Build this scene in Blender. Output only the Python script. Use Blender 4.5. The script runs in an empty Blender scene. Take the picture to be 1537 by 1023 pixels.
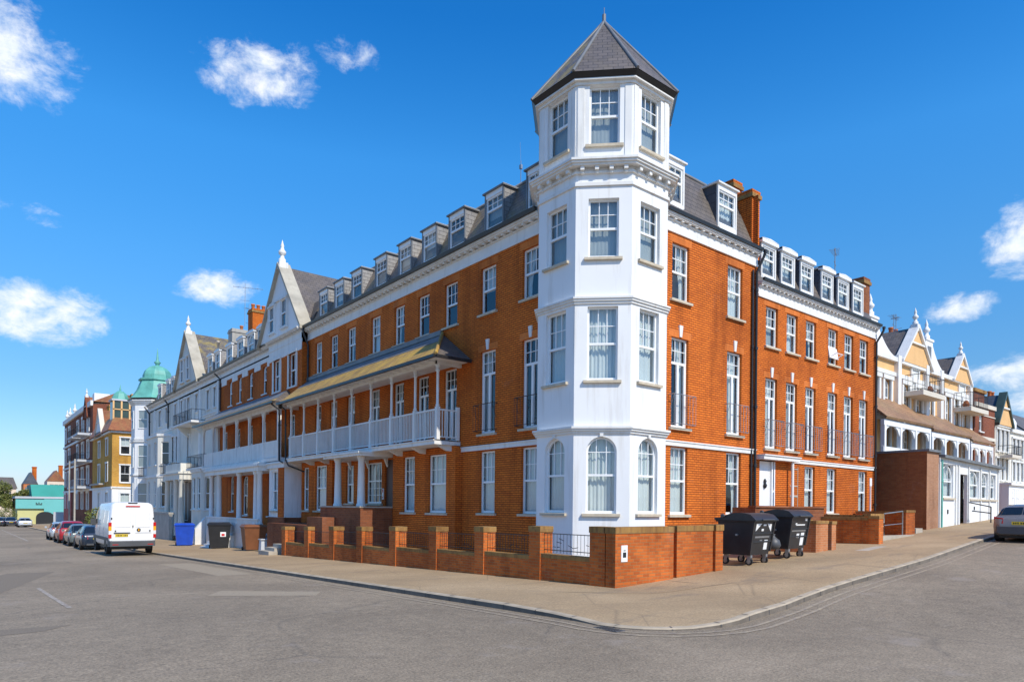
import bpy, math, random
from mathutils import Vector
random.seed(7)
R_=math.radians
S=bpy.context.scene
# ------------------------------------------------------------------ camera
cd=bpy.data.cameras.new('camera');cam=bpy.data.objects.new('camera',cd);S.collection.objects.link(cam);S.camera=cam
cam.location=(0,0,1.85)
cd.sensor_width=36;cd.lens=36*1021.8/1537;cd.shift_y=(761.08-511.5)/1537;cd.clip_start=.1;cd.clip_end=3000
YAW=R_(38.9855)
from mathutils import Matrix
cam.rotation_euler=(Matrix.Rotation(-YAW,3,'Z')@Matrix.Rotation(R_(90),3,'X')@Matrix.Rotation(R_(.561),3,'Z')).to_euler()
# ------------------------------------------------------------------ light
SUN_A=R_(.6);SUN_E=R_(45)
sv=Vector((math.sin(SUN_A)*math.cos(SUN_E),-math.cos(SUN_A)*math.cos(SUN_E),math.sin(SUN_E)))
sl=bpy.data.lights.new('sun','SUN');sl.energy=2.9;sl.angle=R_(.5);sl.color=(1,.93,.80)
so=bpy.data.objects.new('sun',sl);S.collection.objects.link(so);so.rotation_euler=sv.to_track_quat('Z','Y').to_euler();so.location=(0,-30,40)
vs=S.view_settings;vs.view_transform='Standard';vs.look='None';vs.exposure=.62;vs.gamma=1
W=bpy.data.worlds.new('World');S.world=W;W.use_nodes=True
nt=W.node_tree;N=nt.nodes;Lk=nt.links;N.clear()
def nd(t,**k):
    n=N.new(t)
    for a,b in k.items(): setattr(n,a,b)
    return n
def mth(op,a,b=None,c=None,tree=None):
    n=N.new('ShaderNodeMath');n.operation=op
    for i,v in enumerate((a,b,c)):
        if v is None: continue
        if isinstance(v,(int,float)): n.inputs[i].default_value=v
        else: Lk.new(v,n.inputs[i])
    return n.outputs[0]
sky=nd('ShaderNodeTexSky');sky.sky_type='NISHITA';sky.sun_disc=False;sky.sun_elevation=SUN_E;sky.sun_rotation=math.atan2(sv.x,sv.y)
sky.air_density=1.0;sky.dust_density=.25;sky.ozone_density=3.0
hs=nd('ShaderNodeHueSaturation');hs.inputs['Saturation'].default_value=1.37;hs.inputs['Value'].default_value=1.0;hs.inputs['Hue'].default_value=.497
Lk.new(sky.outputs[0],hs.inputs['Color'])
tc=nd('ShaderNodeTexCoord');sx=nd('ShaderNodeSeparateXYZ');Lk.new(tc.outputs['Generated'],sx.inputs[0])
az=mth('ARCTAN2',sx.outputs[0],sx.outputs[1]);el=mth('ARCSINE',sx.outputs[2])
cb=nd('ShaderNodeCombineXYZ');Lk.new(mth('MULTIPLY',az,1.0),cb.inputs[0]);Lk.new(mth('MULTIPLY',el,1.5),cb.inputs[1])
n1=nd('ShaderNodeTexNoise');n1.inputs['Scale'].default_value=19;n1.inputs['Detail'].default_value=9;n1.inputs['Roughness'].default_value=.66;n1.inputs['Distortion'].default_value=.25
Lk.new(cb.outputs[0],n1.inputs['Vector'])
ns=mth('MULTIPLY',mth('SUBTRACT',n1.outputs[0],.475),3.9)
CL=[(.042,.487,.058,.050,1.0),(.02,.535,.03,.04,.55),(.325,.535,.07,.033,1.0),(.44,.572,.04,.02,.75),(.07,.226,.06,.032,1.3),(.268,.283,.045,.02,1.15),
    (1.322,.312,.034,.038,1.1),(1.258,.247,.035,.017,1.0),(1.31,.16,.05,.026,.95),(.075,.336,.035,.018,.3),(1.33,.13,.06,.02,.8),(1.2,.08,.08,.015,.3),(.03,.335,.03,.015,.2),
    (-.5,.35,.12,.05,1),(-.9,.5,.1,.05,1),(1.8,.4,.12,.05,1),(2.3,.3,.15,.06,1),(-1.5,.25,.12,.04,1),(3,.5,.1,.05,1)]
mask=None
for a0,e0,wa,we,g in CL:
    da=mth('DIVIDE',mth('SUBTRACT',az,a0),wa);de=mth('DIVIDE',mth('SUBTRACT',el,e0),we)
    r2=mth('ADD',mth('MULTIPLY',da,da),mth('MULTIPLY',de,de))
    m=mth('ADD',mth('SUBTRACT',g,mth('MULTIPLY',r2,.8)),ns)
    m=mth('MULTIPLY',m,.58)
    m=mth('MULTIPLY',m,mth('MINIMUM',mth('MAXIMUM',mth('SUBTRACT',2.6,r2),0),1))
    m=mth('MINIMUM',mth('MAXIMUM',m,0),min(1,g))
    mask=m if mask is None else mth('MAXIMUM',mask,m)
sm=mth('MULTIPLY',mth('MULTIPLY',mask,mask),mth('SUBTRACT',3,mth('MULTIPLY',mask,2)))
mx=nd('ShaderNodeMixRGB');er=nd('ShaderNodeValToRGB');E_=er.color_ramp.elements
while len(E_)<6: E_.new(.5)
for q,(p_,c_) in zip(E_,[(0,(.36,.40,.62)),(.07,(.46,.49,.62)),(.15,(.54,.56,.61)),(.32,(.84,.83,.86)),(.46,(.98,.99,1.04)),(.62,(.50,.80,.98))]): q.position=p_;q.color=(*c_,1)
Lk.new(mth('MAXIMUM',el,0),er.inputs[0])
tn=nd('ShaderNodeMixRGB',blend_type='MULTIPLY');tn.inputs[0].default_value=1;Lk.new(hs.outputs[0],tn.inputs[1]);Lk.new(er.outputs[0],tn.inputs[2])
Lk.new(sm,mx.inputs[0]);Lk.new(tn.outputs[0],mx.inputs[1])
n2=nd('ShaderNodeTexNoise');n2.inputs['Scale'].default_value=40;n2.inputs['Detail'].default_value=5;Lk.new(cb.outputs[0],n2.inputs['Vector'])
cr=nd('ShaderNodeValToRGB');cr.color_ramp.elements[0].position=.3;cr.color_ramp.elements[0].color=(3.7,4.15,4.7,1);cr.color_ramp.elements[1].position=.62;cr.color_ramp.elements[1].color=(4.9,4.95,5.0,1)
Lk.new(n2.outputs[0],cr.inputs[0]);Lk.new(cr.outputs[0],mx.inputs[2])
bg=nd('ShaderNodeBackground');bg.inputs[1].default_value=.15;Lk.new(mx.outputs[0],bg.inputs[0])
wo=nd('ShaderNodeOutputWorld');Lk.new(bg.outputs[0],wo.inputs[0])
# ------------------------------------------------------------------ ground height
def gR(x): return .05*min(max(0,x-12),70)
def gL(y): return -.025*min(max(y-8,0),37)-.012*min(max(0,y-45),150)
def gz(x,y): return gR(x)+gL(y)
# ------------------------------------------------------------------ materials
class MT:
    def __init__(s,name):
        s.m=bpy.data.materials.new(name);s.m.use_nodes=True;s.t=s.m.node_tree;s.n=s.t.nodes;s.l=s.t.links
        s.b=s.n['Principled BSDF'];s.out=s.n['Material Output']
    def N(s,t,ins=None,**k):
        n=s.n.new(t)
        for a,b in k.items(): setattr(n,a,b)
        for a,b in (ins or {}).items():
            if hasattr(b,'is_output'): s.l.new(b,n.inputs[a])
            else: n.inputs[a].default_value=b
        return n
    def pos(s): return s.N('ShaderNodeNewGeometry').outputs['Position']
    def noise(s,sc,det=5,vec=None,ro=.55,dist=0):
        n=s.N('ShaderNodeTexNoise',{'Scale':sc,'Detail':det,'Roughness':ro,'Distortion':dist});s.l.new(vec or s.pos(),n.inputs['Vector']);return n.outputs[0]
    def ramp(s,f,stops):
        r=s.N('ShaderNodeValToRGB');e=r.color_ramp.elements
        while len(e)<len(stops): e.new(.5)
        for i,(p,c) in enumerate(stops): e[i].position=p;e[i].color=(*c,1)
        s.l.new(f,r.inputs[0]);return r.outputs[0]
    def mix(s,f,a,b,mode='MIX'):
        n=s.N('ShaderNodeMixRGB',blend_type=mode)
        for i,v in enumerate((f,a,b)):
            if hasattr(v,'is_output'): s.l.new(v,n.inputs[i])
            elif i==0: n.inputs[0].default_value=v
            else: n.inputs[i].default_value=(*v,1)
        return n.outputs[0]
    def math(s,op,a,b):
        n=s.N('ShaderNodeMath',operation=op)
        for i,v in enumerate((a,b)):
            if hasattr(v,'is_output'): s.l.new(v,n.inputs[i])
            else: n.inputs[i].default_value=v
        return n.outputs[0]
    def bump(s,h,st,d=.01):
        n=s.N('ShaderNodeBump',{'Strength':st,'Distance':d,'Height':h});s.l.new(n.outputs[0],s.b.inputs['Normal']);return n
    def base(s,c):
        if hasattr(c,'is_output'): s.l.new(c,s.b.inputs['Base Color'])
        else: s.b.inputs['Base Color'].default_value=(*c,1)
    def set(s,**k):
        for a,b in k.items(): s.b.inputs[a.replace('_',' ')].default_value=b
def plain(name,c,rough=.6,var=.12,sc=1.5,metal=0,bump=0,bsc=60,spec=.5,streak=0):
    t=MT(name);hi=tuple(min(1,v*(1+var)) for v in c);lo=tuple(v*(1-var) for v in c)
    col=t.ramp(t.noise(sc,6),[(.3,lo),(.7,hi)])
    if streak:
        mp=t.N('ShaderNodeMapping',{'Scale':(2.2,2.2,.18)});t.l.new(t.pos(),mp.inputs[0])
        f=t.ramp(t.noise(1.6,7,mp.outputs[0],.65),[(.52,(0,0,0)),(.72,(1,1,1))])
        col=t.mix(t.math('MULTIPLY',f,streak),col,tuple(v*k for v,k in zip(c,(.62,.57,.5))))
    t.base(col);t.set(Roughness=rough,Metallic=metal);t.b.inputs['Specular IOR Level'].default_value=spec
    if bump: t.bump(t.noise(bsc,4),bump,.004)
    return t.m
def brick(name,c1,c2,mort,w=.225,h=.075,mo=.011,stain=.35,bump=.6,eff=.10,dark=(.06,.03,.02),rowd=0,soot=1):
    t=MT(name);uv=t.N('ShaderNodeUVMap').outputs[0]
    b=t.N('ShaderNodeTexBrick',{'Color1':(*c1,1),'Color2':(*c2,1),'Mortar':(*mort,1),'Scale':1,'Mortar Size':mo/2,'Mortar Smooth':.25,'Bias':-.1,'Brick Width':w,'Row Height':h})
    t.l.new(uv,b.inputs['Vector'])
    big=t.ramp(t.noise(.35,5),[(.28,(.66,.61,.58)),(.5,(.97,.97,.97)),(.72,(1.18,1.18,1.18))])
    col=t.mix(1,b.outputs[0],big,'MULTIPLY')
    sv=t.N('ShaderNodeSeparateXYZ');t.l.new(uv,sv.inputs[0]);rw=t.math('FRACT',t.math('DIVIDE',sv.outputs[1],h),0)
    rm=t.ramp(rw,[(0,(1,1,1)),(.20,(1,1,1)),(.40,(0,0,0)),(.93,(0,0,0)),(1,(1,1,1))]);col=t.mix(t.math('MULTIPLY',rm,rowd),col,mort)
    mp=t.N('ShaderNodeMapping',{'Scale':(1.5,1.5,.16)});t.l.new(t.pos(),mp.inputs[0])
    so_=t.ramp(t.noise(1.1,8,mp.outputs[0],.66),[(.50,(1,1,1)),(.74,(.58,.54,.52))]);col=t.mix(soot,col,t.mix(1,col,so_,'MULTIPLY'))
    sp=t.ramp(t.noise(9,4,uv),[(.60,(0,0,0)),(.75,(1,1,1))])
    col=t.mix(t.math('MULTIPLY',sp,stain),col,dark)
    if eff:
        e=t.ramp(t.noise(1.1,7,None,.7),[(.60,(0,0,0)),(.78,(1,1,1))]);col=t.mix(t.math('MULTIPLY',e,eff),col,(.62,.52,.42))
    t.base(col);t.set(Roughness=.88);t.b.inputs['Specular IOR Level'].default_value=.25
    hh=t.math('SUBTRACT',t.math('MULTIPLY',t.noise(45,3,uv),.35),b.outputs['Fac'])
    t.bump(hh,bump,.012);return t.m
def slate(name,c1,c2,gap,w=.28,h=.2,lichen=None,la=.5,rough=.55):
    t=MT(name);uv=t.N('ShaderNodeUVMap').outputs[0]
    b=t.N('ShaderNodeTexBrick',{'Color1':(*c1,1),'Color2':(*c2,1),'Mortar':(*gap,1),'Scale':1,'Mortar Size':.008,'Mortar Smooth':.3,'Brick Width':w,'Row Height':h})
    t.l.new(uv,b.inputs['Vector']);col=b.outputs[0]
    big=t.ramp(t.noise(.6,6),[(.3,(.8,.8,.8)),(.7,(1.15,1.13,1.1))]);col=t.mix(1,col,big,'MULTIPLY')
    if lichen:
        f=t.ramp(t.noise(1.3,9,None,.68),[(.46,(0,0,0)),(.66,(1,1,1))]);col=t.mix(t.math('MULTIPLY',f,la),col,lichen)
    t.base(col);t.set(Roughness=rough)
    sw=t.N('ShaderNodeSeparateXYZ');t.l.new(uv,sw.inputs[0])
    row=t.math('FRACT',t.math('DIVIDE',sw.outputs[1],h),0)
    hh=t.math('SUBTRACT',t.math('MULTIPLY',row,-.9),t.math('MULTIPLY',b.outputs['Fac'],.5))
    t.bump(hh,.7,.02);return t.m
M={}
M['brick']=brick('red_brick',(.78,.196,.025),(.62,.145,.020),(.25,.055,.011),stain=.6,bump=1.0,mo=.013,rowd=.8)
M['brick_soft']=brick('rubbed_brick',(.70,.20,.04),(.62,.165,.034),(.34,.11,.04),w=.075,h=.225,mo=.006,stain=.2,bump=.3)
M['brick_wall']=brick('garden_brick',(.66,.165,.030),(.44,.098,.022),(.44,.24,.10),mo=.013,stain=.45,bump=.9)
M['coping']=brick('coping_brick',(.40,.22,.065),(.28,.145,.05),(.30,.2,.1),w=.075,h=.16,mo=.01,stain=.5,bump=.5)
M['brick_pale']=brick('pale_orange_brick',(.52,.20,.08),(.46,.16,.06),(.5,.32,.2),stain=.2,bump=.5,eff=.35)
M['brick_dull']=brick('dull_brown_brick',(.30,.10,.04),(.22,.07,.03),(.24,.14,.09),stain=.5)
M['brick_yel']=brick('yellow_brick',(.62,.33,.055),(.52,.25,.04),(.5,.36,.17),stain=.3,bump=.5)
M['brick_red2']=brick('dark_red_brick',(.25,.075,.04),(.19,.055,.03),(.25,.15,.1),stain=.3)
M['white']=plain('white_render',(.82,.82,.81),.75,.025,.8,streak=.5,bump=.15,bsc=18)
M['white_trim']=plain('white_painted_stone',(.76,.75,.72),.65,.06,1.6,streak=.5,bump=.1)
M['cream']=plain('cream_render',(.72,.69,.61),.75,.08,.8,streak=.45)
M['upvc']=plain('white_window_frame',(.86,.86,.85),.35,.02)
M['slate']=slate('grey_slate',(.155,.13,.115),(.115,.098,.088),(.03,.03,.03),lichen=(.30,.22,.08),la=.12)
M['slate_mossy']=slate('lichened_slate',(.17,.15,.135),(.12,.105,.10),(.04,.035,.03),lichen=(.42,.31,.06),la=.75)
M['slate_brown']=slate('brown_grey_slate',(.20,.165,.145),(.15,.125,.11),(.05,.04,.035),w=.26,h=.16,lichen=(.40,.29,.07),la=.35)
M['slate_lite']=slate('pale_grey_slate',(.30,.29,.28),(.25,.24,.235),(.12,.11,.11),w=.3,h=.16,rough=.5)  # dormer cheeks on the left side: sunlit tone put into the slate colour
M['slate_dark']=slate('blue_grey_slate',(.085,.095,.12),(.065,.075,.095),(.03,.03,.04),w=.5,h=.3)  # on dormer cheeks this tone paints in shade; on roofs plain slate colour
M['tile_red']=slate('rust_tile',(.34,.12,.045),(.27,.09,.035),(.1,.04,.02),w=.2,h=.15,lichen=(.30,.22,.07),la=.4)
M['tile_yel']=slate('lichen_yellow_tile',(.46,.29,.085),(.36,.22,.065),(.08,.05,.02),w=.3,h=.22,lichen=(.66,.42,.06),la=.6)
M['tile_brown']=slate('brown_tile',(.36,.20,.10),(.28,.15,.075),(.12,.06,.03),w=.25,h=.2,lichen=(.38,.28,.12),la=.4)
M['stone_coping']=plain('weathered_stone_coping',(.43,.39,.31),.8,.2,1.2,streak=.4)
M['lead']=plain('lead_sheet',(.17,.175,.18),.5,.2,2)
M['leadlite']=plain('pale_lead_capping',(.55,.55,.54),.5,.1,2)
M['black']=plain('black_gutter_plastic',(.02,.02,.022),.35,.2)
M['iron']=plain('black_iron',(.02,.02,.022),.45,.2)
M['greyiron']=plain('galvanised_steel',(.35,.36,.37),.4,.15,metal=.6)
M['sill']=plain('stone_sill',(.55,.47,.35),.8,.15,5)
M['concrete']=plain('concrete',(.42,.37,.30),.85,.15,2,bump=.3)
M['render_grey']=plain('grey_render',(.40,.38,.34),.85,.15,1.5,streak=.5)
M['lantern']=plain('dark_green_lantern_glass',(.05,.075,.06),.2,.2)
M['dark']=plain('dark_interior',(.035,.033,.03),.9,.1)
M['curtain']=plain('net_curtain',(.70,.71,.69),.9,.06)
M['curtain2']=plain('grey_curtain',(.40,.41,.40),.9,.06)
M['copper']=plain('green_copper',(.13,.40,.33),.55,.22,1.2,streak=.5)
M['orange']=plain('ochre_render',(.76,.46,.20),.8,.08,.8,streak=.35)
M['buff']=plain('buff_render',(.66,.60,.50),.8,.06,.8)
M['brownwall']=brick('brown_render_brick',(.36,.125,.045),(.28,.09,.034),(.26,.11,.055),stain=.35,eff=.1)
M['brownlite']=brick('light_brown_brick',(.42,.22,.13),(.36,.18,.1),(.40,.26,.17),stain=.2)
M['terracotta']=plain('terracotta',(.52,.17,.05),.8,.15,4)
M['turq']=plain('turquoise_paint',(.06,.42,.40),.6,.08,.3)
M['turq2']=plain('pale_turquoise_paint',(.16,.50,.47),.6,.06,.3)
M['green_roof']=plain('green_roof_sheet',(.05,.30,.23),.6,.12,.3)
M['lime']=plain('pale_yellow_paint',(.58,.55,.24),.6,.08,.3)
M['greywall']=plain('pale_grey_wall',(.50,.52,.55),.8,.08,.3)
M['pinkwall']=plain('pink_cream_render',(.74,.62,.50),.8,.06,.3)
M['redtrim']=plain('dark_red_paint',(.35,.02,.03),.6,.1)
M['doorbrown']=plain('dark_brown_door',(.10,.045,.03),.5,.15)
M['signwhite']=plain('white_sign_plate',(.85,.85,.84),.4,.02)
M['ink']=plain('black_lettering',(.02,.02,.02),.5,.1)
M['inkred']=plain('red_lettering',(.6,.03,.03),.5,.1)
def glass():
    t=MT('window_glass');t.n.remove(t.b)
    lw=t.N('ShaderNodeLayerWeight',{'Blend':.5});tr=t.N('ShaderNodeBsdfTransparent',{'Color':(.82,.88,.89,1)});gl=t.N('ShaderNodeBsdfGlossy',{'Roughness':.01,'Color':(.95,.97,1,1)})
    bn=t.N('ShaderNodeBump',{'Strength':.06,'Distance':.05});t.l.new(t.noise(1.3,1),bn.inputs['Height']);t.l.new(bn.outputs[0],gl.inputs['Normal'])
    f=t.math('ADD',.10,t.math('MULTIPLY',t.math('POWER',lw.outputs['Facing'],4),.45))
    mxs=t.N('ShaderNodeMixShader');t.l.new(f,mxs.inputs[0]);t.l.new(tr.outputs[0],mxs.inputs[1]);t.l.new(gl.outputs[0],mxs.inputs[2]);t.l.new(mxs.outputs[0],t.out.inputs[0]);return t.m
M['glass']=glass()
def asphalt():
    t=MT('asphalt');p=t.pos()
    big=t.ramp(t.noise(.16,7,None,.6,.6),[(.32,(.20,.155,.105)),(.5,(.26,.203,.138)),(.68,(.33,.258,.178))])
    fine=t.ramp(t.noise(30,4,None,.75),[(.32,(.5,.5,.5)),(.68,(1.5,1.5,1.5))])
    mid=t.ramp(t.noise(5,6,None,.7),[(.3,(.82,.82,.82)),(.7,(1.18,1.18,1.18))])
    col=t.mix(1,t.mix(1,big,fine,'MULTIPLY'),mid,'MULTIPLY')
    v=t.N('ShaderNodeTexVoronoi',{'Scale':.28},feature='DISTANCE_TO_EDGE')
    wv=t.N('ShaderNodeMixRGB',{'Fac':.25});t.l.new(p,wv.inputs[1]);nn=t.N('ShaderNodeTexNoise',{'Scale':1.2,'Detail':4});t.l.new(p,nn.inputs[0]);t.l.new(nn.outputs['Color'],wv.inputs[2]);t.l.new(wv.outputs[0],v.inputs['Vector'])
    cr=t.ramp(v.outputs[0],[(.0,(1,1,1)),(.012,(0,0,0))]);cm=t.ramp(t.noise(.5,3),[(.45,(0,0,0)),(.55,(1,1,1))])
    col=t.mix(t.math('MULTIPLY',t.math('MULTIPLY',cr,cm),.28),col,(.05,.047,.045))
    pt=t.ramp(t.noise(.8,9,None,.72),[(.58,(0,0,0)),(.66,(1,1,1))]);col=t.mix(t.math('MULTIPLY',pt,.35),col,(.36,.30,.25))
    t.base(col);t.set(Roughness=.85);t.bump(t.noise(55,3),.55,.012);return t.m
M['asphalt']=asphalt()
def patch(name,c,k=.25):
    t=MT(name);fine=t.ramp(t.noise(40,3),[(.3,tuple(v*(1-k) for v in c)),(.7,tuple(v*(1+k) for v in c))]);t.base(fine);t.set(Roughness=.9);t.bump(t.noise(60,3),.4,.01);return t.m
M['patch']=patch('dark_tarmac_patch',(.205,.162,.114))
M['patch2']=patch('grey_tarmac_patch',(.33,.265,.185))
def paving():
    t=MT('pavement_tarmac')
    col=t.ramp(t.noise(.35,7,None,.62,.4),[(.3,(.31,.214,.118)),(.5,(.385,.268,.148)),(.7,(.455,.322,.185))])
    fine=t.ramp(t.noise(26,5,None,.72),[(.32,(.68,.68,.68)),(.68,(1.28,1.28,1.28))]);col=t.mix(1,col,fine,'MULTIPLY')
    v=t.N('ShaderNodeTexVoronoi',{'Scale':.42},feature='DISTANCE_TO_EDGE');t.l.new(t.pos(),v.inputs['Vector']);ck=t.ramp(v.outputs[0],[(0,(1,1,1)),(.01,(0,0,0))]);col=t.mix(t.math('MULTIPLY',ck,.35),col,(.12,.09,.06))
    gm=t.N('ShaderNodeTexVoronoi',{'Scale':2.2});t.l.new(t.pos(),gm.inputs['Vector']);gs=t.ramp(gm.outputs[0],[(.05,(1,1,1)),(.09,(0,0,0))]);col=t.mix(t.math('MULTIPLY',gs,.4),col,(.14,.11,.08))
    mp=t.N('ShaderNodeMapping',{'Scale':(.5,1.6,1)});t.l.new(t.pos(),mp.inputs[0])
    st=t.ramp(t.noise(.9,7,mp.outputs[0],.65),[(.56,(0,0,0)),(.68,(1,1,1))]);col=t.mix(t.math('MULTIPLY',st,.45),col,(.15,.125,.10))
    t.base(col);t.set(Roughness=.9);t.bump(t.noise(40,4),.35,.01);return t.m
M['paving']=paving()
M['kerb_face']=plain('shade_painted_kerb_face',(.17,.14,.11),.9,.3,3,bump=.3)  # darker copy of the kerb stone: shade on the road-side face painted in
M['kerb']=plain('kerb_stone',(.42,.34,.24),.85,.22,2.5,bump=.3)
def roadpaint(name,c,lo=.42,hi=.6,amt=.9):
    t=MT(name);f=t.ramp(t.noise(7,8,None,.7),[(lo,(0,0,0)),(hi,(1,1,1))]);t.base(t.mix(t.math('MULTIPLY',f,amt),(.25,.20,.158),c));t.set(Roughness=.85);return t.m
M['line_y']=roadpaint('worn_yellow_line',(.58,.46,.28),.38,.62,.5)
M['line_w']=roadpaint('worn_white_line',(.56,.50,.42),.42,.62,.75)
M['rubber']=plain('black_rubber',(.014,.014,.015),.7,.2)
M['rim']=plain('alloy_rim',(.42,.43,.45),.35,.1,metal=.7)
M['binblack']=plain('black_bin_plastic',(.022,.023,.026),.42,.25,3)
M['binblue']=plain('blue_bin_plastic',(.012,.07,.48),.4,.15,3)
M['binbrown']=plain('brown_bin_plastic',(.20,.075,.03),.5,.15,3)
M['plastic_grey']=plain('grey_plastic_trim',(.07,.072,.078),.5,.15)
M['redlamp']=plain('red_lamp_lens',(.55,.012,.012),.15,.1)
M['amber']=plain('amber_lamp_lens',(.85,.40,.02),.15,.1)
M['clear']=plain('clear_lamp_lens',(.75,.75,.75),.12,.05)
M['plate']=plain('yellow_number_plate',(.82,.58,.03),.4,.05)
def paint(name,c,metal=0):
    t=MT(name);t.base(c);t.set(Roughness=.28,Metallic=metal);t.b.inputs['Coat Weight'].default_value=.7;t.b.inputs['Coat Roughness'].default_value=.06
    rg=t.ramp(t.noise(3,5),[(.3,(.22,.22,.22)),(.7,(.4,.4,.4))]);t.l.new(rg,t.b.inputs['Roughness']);return t.m
M['p_white']=paint('white_van_paint',(.82,.82,.82))
M['p_silver']=paint('silver_paint',(.52,.55,.58),.45)
M['p_gold']=paint('silver_beige_paint',(.27,.24,.215),.4)
M['p_red']=paint('red_car_paint',(.38,.012,.022))
M['p_grey']=paint('grey_green_paint',(.20,.23,.22),.4)
M['p_navy']=paint('dark_blue_paint',(.022,.035,.06),.3)
M['p_pale']=paint('pale_silver_paint',(.62,.66,.70),.3)
def carglass():
    t=MT('car_glass');t.base((.012,.016,.02));t.set(Roughness=.04);t.b.inputs['Specular IOR Level'].default_value=.9;return t.m
M['carglass']=carglass()
def leaf(name,a,b):
    t=MT(name);t.base(t.ramp(t.noise(1.2,3),[(.3,a),(.7,b)]));t.set(Roughness=.6);return t.m
M['leaf']=leaf('tree_leaf',(.10,.13,.025),(.20,.20,.045))
M['bark']=plain('bark',(.12,.085,.055),.9,.3,6)
# ------------------------------------------------------------------ mesh builder
Wd={}
class MB:
    def __init__(s): s.v=[];s.f=[];s.m=[];s.mi=0;s.sm=[];s.smooth=False
    def poly(s,pts,n=None):
        pts=[Vector(p) for p in pts]
        if n is not None:
            a=Vector((0,0,0))
            for i in range(len(pts)): a+=pts[i].cross(pts[(i+1)%len(pts)])
            if a.dot(Vector(n))<0: pts=pts[::-1]
        i=len(s.v);s.v+=[tuple(p) for p in pts];s.f.append(tuple(range(i,i+len(pts))));s.m.append(s.mi);s.sm.append(s.smooth)
    def hexa(s,b,t):
        b=[Vector(p) for p in b];t=[Vector(p) for p in t];c=sum(b+t,Vector())/8
        for q in (b,t,*[[b[i],b[(i+1)%4],t[(i+1)%4],t[i]] for i in range(4)]):
            fc=sum(q,Vector())/4;s.poly(q,fc-c)
    def box(s,x0,x1,y0,y1,z0,z1):
        s.hexa([(x0,y0,z0),(x1,y0,z0),(x1,y1,z0),(x0,y1,z0)],[(x0,y0,z1),(x1,y0,z1),(x1,y1,z1),(x0,y1,z1)])
    def fbox(s,F,x0,x1,d0,d1,z0,z1):
        s.hexa([F(x0,d0,z0),F(x1,d0,z0),F(x1,d1,z0),F(x0,d1,z0)],[F(x0,d0,z1),F(x1,d0,z1),F(x1,d1,z1),F(x0,d1,z1)])
    def prism(s,bot,top):
        n=len(bot);c=(sum((Vector(p) for p in bot),Vector())+sum((Vector(p) for p in top),Vector()))/(2*n)
        for q in (bot,top,*[[bot[i],bot[(i+1)%n],top[(i+1)%n],top[i]] for i in range(n)]):
            q=[Vector(p) for p in q];s.poly(q,sum(q,Vector())/len(q)-c)
    def tube(s,pts,r,n=7,caps=True):
        pts=[Vector(p) for p in pts];rings=[]
        for i,p in enumerate(pts):
            d=(pts[min(i+1,len(pts)-1)]-pts[max(i-1,0)]).normalized()
            a=d.cross(Vector((0,0,1)) if abs(d.z)<.9 else Vector((1,0,0))).normalized();b=d.cross(a)
            rr=r[i] if isinstance(r,(list,tuple)) else r
            rings.append([p+(a*math.cos(2*math.pi*k/n)+b*math.sin(2*math.pi*k/n))*rr for k in range(n)])
        sm=s.smooth;s.smooth=n>5
        for i in range(len(rings)-1):
            for k in range(n):
                q=[rings[i][k],rings[i][(k+1)%n],rings[i+1][(k+1)%n],rings[i+1][k]];s.poly(q,sum(q,Vector())/4-(pts[i]+pts[i+1])/2)
        s.smooth=sm
        if caps: s.poly(rings[0],pts[0]-pts[1]);s.poly(rings[-1],pts[-1]-pts[-2])
    def lathe(s,prof,cx,cy,n=14,rot=0,smooth=True):
        sm=s.smooth;s.smooth=smooth
        rg=[[Vector((cx+r*math.cos(rot+2*math.pi*k/n),cy+r*math.sin(rot+2*math.pi*k/n),z)) for k in range(n)] for r,z in prof]
        for i in range(len(rg)-1):
            for k in range(n):
                q=[rg[i][k],rg[i][(k+1)%n],rg[i+1][(k+1)%n],rg[i+1][k]]
                if prof[i+1][0]<1e-4: q=q[:3]
                elif prof[i][0]<1e-4: q=[q[0],q[2],q[3]]
                a=math.atan2(sum(p.y for p in q)/len(q)-cy,sum(p.x for p in q)/len(q)-cx);dr=prof[i+1][0]-prof[i][0];dz=prof[i+1][1]-prof[i][1]
                s.poly(q,Vector((math.cos(a)*dz,math.sin(a)*dz,-dr)))
        s.smooth=sm
        if prof[0][0]>1e-4: s.poly(rg[0],(0,0,-1))
        if prof[-1][0]>1e-4: s.poly(rg[-1],(0,0,1))
    def mesh(s,name,mats):
        # weld smooth vertices
        me=bpy.data.meshes.new(name);key={};vv=[];ff=[]
        for f,sm in zip(s.f,s.sm):
            g=[]
            for i in f:
                if sm:
                    k=tuple(round(c,4) for c in s.v[i])
                    if k not in key: key[k]=len(vv);vv.append(s.v[i])
                    g.append(key[k])
                else: g.append(len(vv));vv.append(s.v[i])
            if len(set(g))<len(g):
                h=[]
                for i in g:
                    if i not in h: h.append(i)
                g=h
            ff.append(g)
        ok=[i for i,g in enumerate(ff) if len(g)>2]
        me.from_pydata(vv,[],[ff[i] for i in ok])
        for m in mats: me.materials.append(M[m] if isinstance(m,str) else m)
        uvl=me.uv_layers.new(name='UVMap')
        for p,i in zip(me.polygons,ok):
            p.material_index=s.m[i];p.use_smooth=s.sm[i]
            n=p.normal
            if abs(n.z)>.92: t=Vector((1,0,0));b=Vector((0,1,0))
            else:
                t=Vector((-n.y,n.x,0)).normalized();b=n.cross(t)
            for li in p.loop_indices:
                c=me.vertices[me.loops[li].vertex_index].co;uvl.data[li].uv=(c.dot(t),c.dot(b))
        me.update();return me
    def build(s,name,mats,parent=None,**k):
        if isinstance(mats,str): mats=[mats]
        return add(name,s.mesh(name,mats),parent,**k)
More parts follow.
